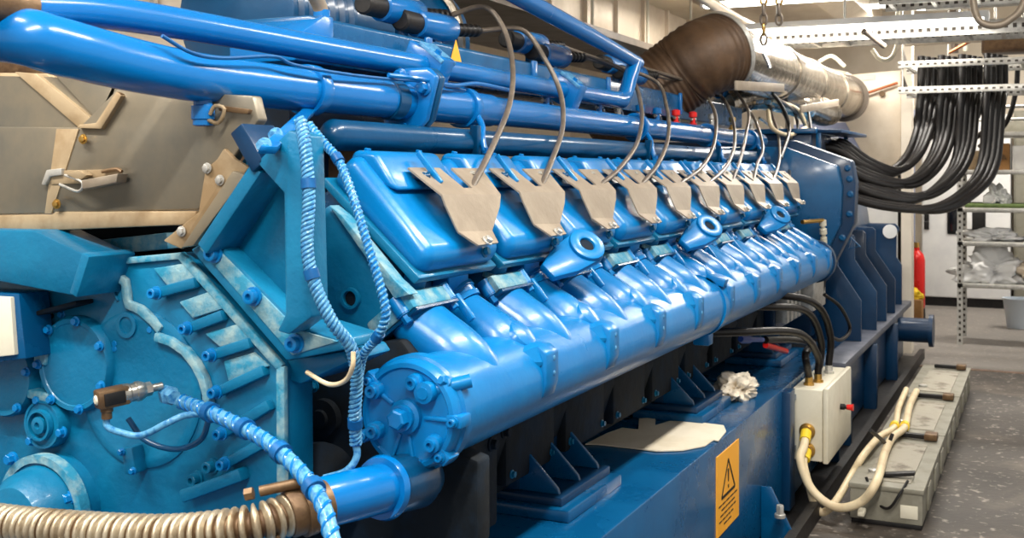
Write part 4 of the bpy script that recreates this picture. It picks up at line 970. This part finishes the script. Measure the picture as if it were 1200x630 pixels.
dd=fr[-1][1]; MB().ring(fr[-1][0],dd,.16,.205,.03,48).build('end_ring',M['zinc'],bel)
sd=thing('exhaust_duct','round silver foil clad duct running to the back behind the brown bellows','duct',(dx,8,dz-dr))
MB().tube([(dx,5.68,dz),(dx,9.6,dz)],dr,48,1).build('duct_run',M['silver'],sd)
for yy in (6.9,7.8,8.7): MB().ring((dx,yy,dz),(0,1,0),dr,dr+.008,.03,48).build('band',M['silver'],sd)
MB().ring((dx,9.55,dz),(0,1,0),dr-.01,dr+.03,.05,48).build('collar',M['greyduct'],sd)
fd=thing('flexible_duct','smaller crinkled silver flexible pipe curving beneath the round duct','duct',(-1.45,7.2,1.8))
path=resample(catmull([V((-1.72,6.5,1.9)),V((-1.62,6.9,1.98)),V((-1.5,7.4,1.97)),V((-1.4,7.9,1.92)),V((-1.42,8.4,1.94))],16),.01)
MB().tube(path,lambda q:.085+.006*math.cos(q*260),32,1).build('flexible_tube',M['silver'],fd)
for k,(x0_,y0_,x1_,y1_) in enumerate(((862,100,918,103),(938,128,982,120))):
    a_,c_=XP(x0_,y0_,-1.28),XP(x1_,y1_,-1.22)
    b=MB().obox((a_+c_)/2,(c_-a_)*.5,(0.006,0,0),(0,0,.022)); t=b.build('strut',M['shield'],None,.002)
    tag(t,['perforated steel strut in front of the round silver duct, nearer one','perforated steel strut under the far end of the round silver duct'][k],'strut')
# hood at back
hd=thing('air_hood','beige sheet metal hood standing in front of the back wall','hood',(-1.6,10.3,1.4))
HYY=10.0
MB().prism([YP(x,y,HYY) for x,y in ((990,88),(1056,82),(1056,182),(1040,205),(1022,200),(990,142))],(0,1.0,0)).build('hood_front',M['duct'],hd,.005)
MB().prism([YP(x,y,HYY+.02) for x,y in ((930,70),(992,84),(992,145),(930,148))],(0,1.0,0)).build('hood_side',M['wall'],hd,.005)
MB().prism([YP(x,y,HYY+.01) for x,y in ((930,146),(994,143),(1024,200),(1024,240),(930,240))],(0,.9,0)).build('hood_lower',M['walllow'],hd,.005)
q=YP(1018,91,HYY-.004); MB().obox(q,(.05,0,0),(0,.003,0),(0,0,.02)).build('label',M['white'],hd)
q=YP(1034,110,HYY-.01); MB().lathe(q,FRONT,[(0,.025),(.03,.025)],16).build('knob',M['hosedark'],hd)
tag(MB().tube([YP(1010,111,HYY-.06),YP(1052,97,HYY-.06)],.012,10,1).build('copper_rod',M['copper']),'orange copper rod in front of the beige hood','rod')
q=YP(1060,105,9.9); 
struct('trim_3',MB().box((YP(1056,105,9.9).x,9.9,0),(YP(1068,105,9.9).x,10.1,3.5)),M['wall'])
# big beige rectangular ducts upper centre
DX=-2.9
zu,zl=onslope(DX,.428),onslope(DX,.335)
rd=thing('air_duct','large beige rectangular air duct with vertical seams along the left under the ceiling','air duct',(DX-.4,8,zl-.3))
MB().box((DX-.9,4.4,zl-.05),(DX,13.6,zu)).build('duct_run',M['duct'],rd,.01)
for k in range(14): MB().box((DX,4.8+.62*k,zl-.05),(DX+.03,4.84+.62*k,zu)).build('seam_flange',M['duct'],rd)
for k in range(7):
    MB().tube([(DX+.06,4.9+1.2*k,zl-.06),(DX+.06,4.9+1.2*k,3.5)],.012,8,1).build('hanger_rod',M['cream'],rd)
MB().box((DX-.95,4.4,zl-.11),(DX+.1,13.6,zl-.06)).build('support_channel',M['greyduct'],rd)
rd2=thing('air_duct','flat pale duct box close under the ceiling at top centre','air duct',(-2,9,2.9))
MB().prism([(-2.9,5.6,3.05),(-1.9,5.6,3.05),(-1.7,5.6,3.2),(-1.7,5.6,3.46),(-2.9,5.6,3.46)],(0,8,0)).build('duct_run',M['duct'],rd2,.01)
tag(MB().tube([XP(815,-8,-1.85),XP(868,25,-1.85),XP(905,44,-1.85)],.035,20,1).build('conduit_pipe',M['duct']),'pale pipe slanting above the brown bellows','pipe')
# beige panel behind top left
bp_=thing('air_intake_casing','beige sheet casing behind the pipes at the top left','casing',(-3,3.2,1.4))
a_=[YP(x,y,3.3) for x,y in ((60,-60),(336,-60),(336,36),(300,44),(300,190),(60,190))]
MB().prism(a_,(0,.5,0)).build('casing_body',M['duct'],bp_,.01)
q=YP(336,0,3.29); MB().obox(YP(180,-2,3.27),(.012,0,0),(0,.01,0),(0,0,.05)).build('hook',M['zinc'],bp_)
tag(MB().prism([YP(x,y,2.9) for x,y in ((150,52),(280,60),(300,70),(310,150),(440,165),(440,215),(150,215))],(0,.1,0)).build('rear_casing',M['brown'],None,.01),'dark rusty plate behind the pipes beside the steel casing','plate')
tag(MB().prism([YP(x,y,1.95) for x,y in ((-60,52),(44,56),(50,92),(-60,92))],(0,.1,0)).build('rear_plate',M['hosedark'],None,.01),'dark brown plate below the pipe bend at the left edge','plate')
# ================================================================ chain
ch=thing('hoist_chain','steel hoist chain hanging at top right of centre','chain',XP(897,66,-1.15))
ct=XP(893,-40,-1.15); cb=XP(895,62,-1.15)
for st,(ox,ln) in enumerate(((0,1.0),(.07,.82))):
    ct=V((cb.x,cb.y,3.5)); n=int((ct.z-cb.z)*(1 if ln==1 else .93)/.045)
    for i in range(n):
        c_=V((ct.x+ox*.9,ct.y+ox*.4+.3*0,ct.z-.045*i)); 
        ax_=V((1,0,0)) if i%2 else V((0,1,0))
        pts=[c_+ax_*.014*math.cos(g)+UP*.026*math.sin(g) for g in [2*math.pi*k/12 for k in range(13)]]
        MB().tube(pts,.006,6,1,cap=False).build('chain_link',M['greyduct'] if i%3 else M['brass'],ch)
MB().tube([cb+V((0,0,0)),cb+V((.02,0,-.04)),cb+V((.03,0,-.07))],.01,8,4).build('chain_hook',M['steel'],ch)
# ================================================================ lamps
def lamp(c,L,lab,ax='x',watt=60):
    t=thing('fluorescent_lamp',lab,'ceiling lamp',c,'fluorescent ceiling lamps')
    c=V(c); d=V((1,0,0)) if ax=='x' else V((0,1,0)); e=V((0,1,0)) if ax=='x' else V((1,0,0))
    MB().obox(c+UP*.03,d*L/2,e*.07,UP*.02).build('lamp_housing',M['white'],t,.004)
    for s_ in (-.035,.035):
        tb_=MB().tube([c-d*(L/2-.03)+e*s_-UP*.01,c+d*(L/2-.03)+e*s_-UP*.01],.016,12,1).build('lamp_tube',M['tube'],t)
    for s_ in (-1,1): MB().obox(c+d*(L/2-.015)*s_-UP*.005,d*.012,e*.06,UP*.02).build('end_cap',M['white'],t)
    MB().tube([c+UP*.05,V((c.x,c.y,3.5))],.008,8,1).build('rod',M['zinc'],t)
    li=bpy.data.lights.new('lamp_light','AREA'); li.shape='RECTANGLE'; li.size=L if ax=='x' else .12; li.size_y=.12 if ax=='x' else L
    li.energy=watt; li.color=(1,.95,.87); lo=bpy.data.objects.new('lamp_light',li); COL.objects.link(lo); lo.location=(c.x,c.y,c.z-.04)
q=YP(990,32,7.4); lamp((q.x,7.4,q.z),1.7,'long bright fluorescent lamp above the perforated tray at upper right','x',60)
q=YP(960,5,8.6); lamp((q.x,8.6,q.z+.05),1.8,'fluorescent lamp farther back at the top right','x',60)
q=YP(1130,20,9.6); lamp((q.x+.3,10.3,q.z+.2),1.5,'fluorescent lamp behind the cable trays','x',50)
lamp((-.1,2.2,3.1),1.8,'fluorescent lamp over the walkway near the camera','y',80)
lamp((-.1,4.9,3.1),1.8,'fluorescent lamp over the walkway beside the engine','y',38)
lamp((-.4,-.2,3.1),1.8,'added unseen fluorescent lamp behind the camera','y',95)  # lamp out of view, added to light the engine front
lamp((-2.3,.6,3.1),1.8,'added unseen fluorescent lamp in front of the engine','x',90)  # also added out of view, for more light on the front
lamp((-2.2,12.6,3.3),1.8,'added fluorescent lamp by the back wall','x',70)  # added to keep the far background bright
lamp((.6,12.2,3.3),1.8,'added fluorescent lamp over the cabinet','x',70)  # second lamp added to brighten the background
lamp((-2.2,7.0,3.25),1.8,'fluorescent lamp above the generator','y',60)
# ================================================================ far hall objects
cb_=thing('switch_cabinet','tall white switch cabinet with a dark display window at the back right','cabinet',(-.83,13.9,0))
a0=YP(1080,357,13.6).x; a1=YP(1184,362,13.6).x
MB().box((a0,13.6,.1),(a1,14.2,2.15)).build('body',M['white'],cb_,.008)
MB().box((a0+.01,13.62,0),(a1-.01,14.2,.1)).build('plinth',M['black'],cb_)
d_=MB().box((a0+.012,13.58,.11),(a1-.012,13.6,2.13)).build('door',M['white'],cb_,.004)
w0=YP(1110,236,13.57); w1=YP(1155,275,13.57)
MB().box((w0.x,13.565,w1.z),(w1.x,13.582,w0.z)).build('window_frame',M['black'],d_,.003)
MB().box((w0.x+.12,13.555,w1.z+.06),(w1.x-.14,13.567,w0.z-.06)).build('window_pane',M['white'],d_,.002)
for zz in (.03,): MB().box((w0.x+.02,13.558,w1.z+.03),(w0.x+.1,13.566,w0.z-.03)).build('display',M['glass'],d_,.002)
for yy in (254,264): 
    q=YP(1086,yy,13.57); MB().box((q.x-.025,13.55,q.z-.045),(q.x+.025,13.58,q.z+.045)).build('handle',M['black'],d_,.003)
cb2=thing('grey_cabinet','grey steel cabinet right of the white switch cabinet','cabinet',(.1,14,0))
MB().box((a1+.03,13.8,.1),(.9,14.4,2.2)).build('body',M['grey'],cb2,.008); MB().box((a1+.04,13.82,0),(.89,14.4,.1)).build('plinth',M['black'],cb2)
MB().box((a1+.05,13.785,.13),(.88,13.8,2.17)).build('door',M['grey'],cb2,.003)
dp=thing('door_panel','dark narrow door opening strip left of the fire extinguisher','door',(-1.6,13.2,0))
a_=YP(1052,300,12.6).x; MB().box((a_,12.6,0),(a_+.1,12.7,2.1)).build('post',M['black'],dp,.003)
tag(MB().box((a_-1.1,12.9,0.0),(a_-.03,13.3,1.35)).build('white_cabinet',M['white'],None,.01),'low white cabinet seen between the black cables and the generator','cabinet')
tag(MB().box((a_+.1,13.0,0),(a0-.02,13.1,2.2)).build('partition',M['walllow'],None,.004),'grey partition panel behind the fire extinguisher','partition')
# fire extinguisher
q=ZP(1073,356,0.0); ex=thing('fire_extinguisher','red fire extinguisher standing left of the white cabinet','fire extinguisher',(YP(1074,300,12.4).x,12.4,0))
ex_=YP(1074,300,12.4).x
MB().lathe((ex_,12.4,.10),UP,[(0,.075),(.02,.085),(.50,.085),(.56,.07),(.60,.03),(.63,.03)],32).build('cylinder',M['red'],ex)
MB().lathe((ex_,12.4,.73),UP,[(0,.03),(.05,.03)],16).build('valve',M['brass'],ex)
MB().tube([(ex_,12.4,.77),(ex_-.09,12.38,.80)],.01,8,1).build('lever',M['black'],ex)
MB().tube([(ex_,12.4,.75),(ex_-.1,12.36,.7),(ex_-.12,12.34,.4)],.012,8,6).build('hose',M['black'],ex)
MB().lathe((ex_,12.4,0),UP,[(0,.09),(.1,.085)],24).build('foot_ring',M['black'],ex)
q=ZP(1066,362,0.0)
o=crumple('yellow_bag',V((YP(1069,340,12.05).x,12.05,.22)),.085,M['yellow'],8,1,.8,1.0,.4); tag(o,'crumpled yellow bag on top of a small carton by the extinguisher','bag')
tag(MB().box((YP(1069,340,12.05).x-.1,11.95,0),(YP(1069,340,12.05).x+.1,12.15,.23)).build('carton',M['card'],None,.004),'small open carton on the floor under the yellow bag','box')
# shelf unit
SX0=-.70; SX1=.45; SY0=10.6; SY1=11.2
sh=thing('shelf_unit','grey metal shelf unit with slotted posts at the right edge','shelf unit',(-.1,10.9,0))
for (x_,y_) in ((SX0,SY0),(SX0,SY1),(SX1,SY0),(SX1,SY1)):
    p_=MB().prism([(x_,y_,0),(x_+.045,y_,0),(x_+.045,y_+.004,0),(x_+.004,y_+.004,0),(x_+.004,y_+.045,0),(x_,y_+.045,0)],(0,0,2.05)).build('post',M['slotpost'],sh)
shz=[.54,.905,1.20,1.53,1.86]
for z_ in shz: MB().box((SX0,SY0,z_-.04),(SX1+.04,SY1+.04,z_)).build('shelf',M['zinc'],sh,.004)
tag(MB().box((SX0+.06,SY0+.02,1.20),(SX1-.02,SY1-.05,1.235)).build('shelf_liner',M['green'],None,.01),'green mat lying on the middle shelf','mat')
o=crumple('rag_pile',V((-.42,SY0+.25,.54)),.20,M['white'],21,1.25,1,.85,.55); tag(o,'heap of white rags at the left end of the lowest shelf','rags',kind=None)
o=crumple('sack',V((-.02,SY0+.28,.54)),.22,M['duct'],22,1.2,1,.65,.4); tag(o,'beige cloth sack beside the white rags on the lowest shelf','sack')
o=crumple('rag_pile',V((-.40,SY0+.25,.905)),.13,M['white'],23,1.8,1,.5,.5); tag(o,'white rags on the second shelf from the bottom','rags')
tag(MB().box((-.08,SY0+.08,.905),(.35,SY1-.1,1.02)).build('storage_bin',M['bluebin'],None,.01),'blue plastic bin on the second shelf from the bottom','bin')
o=crumple('plastic_bag',V((-.38,SY0+.2,1.235)),.09,M['white'],24,1,.8,1.2,.6); tag(o,'white plastic bag on the green mat of the middle shelf','bag')
t=thing('cardboard_box','open brown cardboard box on the upper shelf','box',(-.24,SY0+.25,1.53))
q0=YP(1155,170,SY0+.08).x; q1=YP(1183,170,SY0+.08).x
MB().box((q0,SY0+.08,1.53),(q1,SY0+.42,1.76)).build('carton_body',M['card'],t,.003); MB().prism([(q0+.02,SY0+.07,1.62),(q1-.02,SY0+.07,1.62),(q1-.04,SY0+.07,1.66),((q0+q1)/2,SY0+.07,1.69),(q0+.04,SY0+.07,1.66)],(0,.01,0)).build('flap',M['hosedark'],t)
tag(MB().box((q1+.02,SY0+.1,1.53),(q1+.4,SY0+.5,1.74)).build('white_box',M['white'],None,.004),'white box beside the cardboard box on the upper shelf','box')
tag(MB().box((q0-.16,SY0+.1,1.53),(q0-.03,SY0+.3,1.70)).build('clear_bag_box',M['panel2'],None,.02),'small crinkled beige packet left of the cardboard box','packet')
tag(MB().box((-.5,SY0+.1,1.86),(.3,SY0+.5,1.95)).build('paper_stack',M['grey'],None,.004),'flat grey stack on the top shelf','stack')
t=thing('bucket','pale plastic bucket on the floor under the shelf unit','bucket',(-.03,SY0+.9,0))
bx_=ZP(1193,384,0); 
MB().lathe((bx_.x,bx_.y,0.0),UP,[(0,.10),(.27,.135),(.275,.145),(.29,.145),(.29,.13),(.05,.095)],32).build('pail',M['bucket'],t)
# right wire bits near far end of engine
ww=[([XP(880,100,-1.5),XP(915,118,-1.45),XP(940,140,-1.4),XP(952,175,-1.35),XP(970,215,-1.3),XP(978,250,-1.25)],'igncable','grey cable falling over the bell housing, leftmost'),
    ([XP(905,118,-1.5),XP(935,128,-1.4),XP(950,160,-1.35),XP(975,200,-1.28),XP(980,235,-1.22),XP(962,262,-1.2)],'conduit','pale cable falling over the bell housing to the white connector'),
    ([XP(868,105,-1.5),XP(905,108,-1.5),XP(925,122,-1.45),XP(935,150,-1.4),XP(920,190,-1.35)],'rubber','black cable looping down behind the last steel shields'),
    ([XP(915,150,-1.5),XP(925,160,-1.4),XP(945,162,-1.38),XP(950,156,-1.4)],'conduit','short cream hose loop at the far end of the engine'),
    ([XP(966,345,-1.08),XP(985,360,-1.02),XP(996,385,-1.0),XP(985,398,-1.02),XP(970,392,-1.06)],'rubber','thin black wire loop in front of the generator gussets'),
    ([XP(950,205,-1.45),XP(930,180,-1.5),XP(905,150,-1.55),XP(890,138,-1.6)],'steel','steel line rising from the last shields to the valve fittings')]
for pts,mm,lab in ww: tag(MB().tube(pts,.010,10,8).build('cable',M[mm]),lab,'cable')
t=thing('sensor_connector','white ribbed sensor connector beside the bell housing','connector',XP(965,295,-1.1))
a_,c_=XP(964,258,-1.12),XP(966,292,-1.12)
MB().lathe(a_,(c_-a_),[(0,.02),(.03,.02),(.031,.012),(.05,.012),(.051,.02),(.08,.02),(.081,.012),(.1,.012),(.101,.018),((c_-a_).length,.018)],16).build('connector_body',M['cream'],t)
MB().tube([c_,c_+V((0,0,-.15)),c_+V((-.02,-.02,-.3))],.012,10,4).build('lead',M['rubber'],t)
MB().tube([XP(940,260,-1.2),a_],.012,10,1).build('branch',M['brass'],t)
# clutter under the ceiling at the right
eb=thing('control_box','dark brown control box above the cable trays at the right edge','control box',YP(1172,62,9.7))
a_,c_=YP(1150,62,9.7),YP(1215,34,9.7); MB().box((a_.x,9.7,a_.z),(c_.x,9.95,c_.z)).build('enclosure',M['brown'],eb,.006)
MB().box((a_.x+.02,9.69,a_.z+.02),(c_.x-.02,9.7,c_.z-.02)).build('lid',M['hosedark'],eb,.003)
for xx in (a_.x+.1,c_.x-.1): MB().tube([(xx,9.8,c_.z),(xx,9.8,3.5)],.008,8,1).build('hanger_rod',M['zinc'],eb)
for k,(x0_,y0_,x1_,y1_,YY,rr,mm) in enumerate(((1085,10,1210,2,9.0,.022,'zinc'),(1090,30,1145,27,9.2,.03,'duct'),(1060,52,1150,47,8.6,.014,'duct'),(1128,-20,1132,60,9.4,.02,'cream'),(1116,-20,1119,62,9.6,.028,'greyduct'),(1100,128,1210,124,10.2,.014,'zinc'),(1100,142,1210,139,10.3,.012,'zinc'))):
    tag(MB().tube([YP(x0_,y0_,YY),YP(x1_,y1_,YY)],rr,14,1).build('service_pipe',M[mm]),['grey pipe at the very top right above the trays','short beige pipe end on above the copper rod','thin beige rod just above the upper perforated tray','thin cream vertical pipe above the trays','thick grey vertical pipe above the trays','thin steel rod behind the black cables, upper of two','thin steel rod behind the black cables, lower of two'][k],'pipe')
for k,(pts) in enumerate(([YP(1022,58,8.4),YP(1030,68,8.4),YP(1040,70,8.4),YP(1048,62,8.4),YP(1052,40,8.4),YP(1052,-30,8.4)],[YP(960,72,9.2),YP(975,66,9.2),YP(990,78,9.2)])):
    tag(MB().tube(pts,.016,10,6).build('cable',M['cream']),['cream cable hanging left of the perforated trays','short pale cable lying above the silver duct'][k],'cable')
a_=YP(1012,36,7.3); c_=YP(1036,54,7.5); tag(MB().tube([a_,c_],.018,12,1).build('tray_bracket',M['greyduct']),'short grey bar under the fluorescent lamp','bar')
for k,(pts,mm,rr) in enumerate((
    ([XP(860,92,-1.6),XP(890,98,-1.5),XP(912,118,-1.42),XP(925,150,-1.36),XP(915,185,-1.32)],'rubber',.011),
    ([XP(890,110,-1.55),XP(930,125,-1.42),XP(948,150,-1.36),XP(945,175,-1.32),XP(930,198,-1.3)],'igncable',.008),
    ([XP(900,130,-1.5),XP(905,150,-1.42),XP(925,158,-1.38),XP(944,150,-1.36)],'conduit',.013),
    ([XP(955,150,-1.3),XP(958,180,-1.26),XP(975,215,-1.2),XP(980,245,-1.17),XP(968,258,-1.14)],'cream',.008),
    ([XP(925,100,-1.5),XP(945,125,-1.4),XP(955,160,-1.3),XP(985,175,-1.25)],'rubber',.010))):
    tag(MB().tube(pts,rr,10,8).build('cable',M[mm]),['black cable curving down behind the farthest steel shields','thin grey cable in the tangle above the farthest steel shields','short thick pale hose in the tangle at the far end of the engine','thin cream wire running down the bell housing to the white connector','black cable reaching over the top of the bell housing'][k],'cable')
tb2=thing('terminal_bracket','small dark blue open bracket on top of the bell housing','bracket',XP(970,180,-1.25))
a_,c_=XP(956,180,-1.25),XP(989,158,-1.25)
MB().box((-1.25,a_.y,c_.z-.02),(-1.10,c_.y,c_.z)).build('top_plate',M['navy'],tb2,.003)
for yy in (a_.y,c_.y-.03): MB().box((-1.25,yy,c_.z-.17),(-1.22,yy+.03,c_.z-.02)).build('leg',M['base'],tb2,.003)
# ================================================================ world + light
w=bpy.data.worlds.new('world'); SC.world=w; w.use_nodes=True
w.node_tree.nodes['Background'].inputs['Color'].default_value=(1,.98,.95,1); w.node_tree.nodes['Background'].inputs['Strength'].default_value=.55
SC.view_settings.view_transform='Standard'; SC.view_settings.look='None'; SC.view_settings.gamma=1; SC.view_settings.exposure=.3
SC.view_settings.use_curve_mapping=False
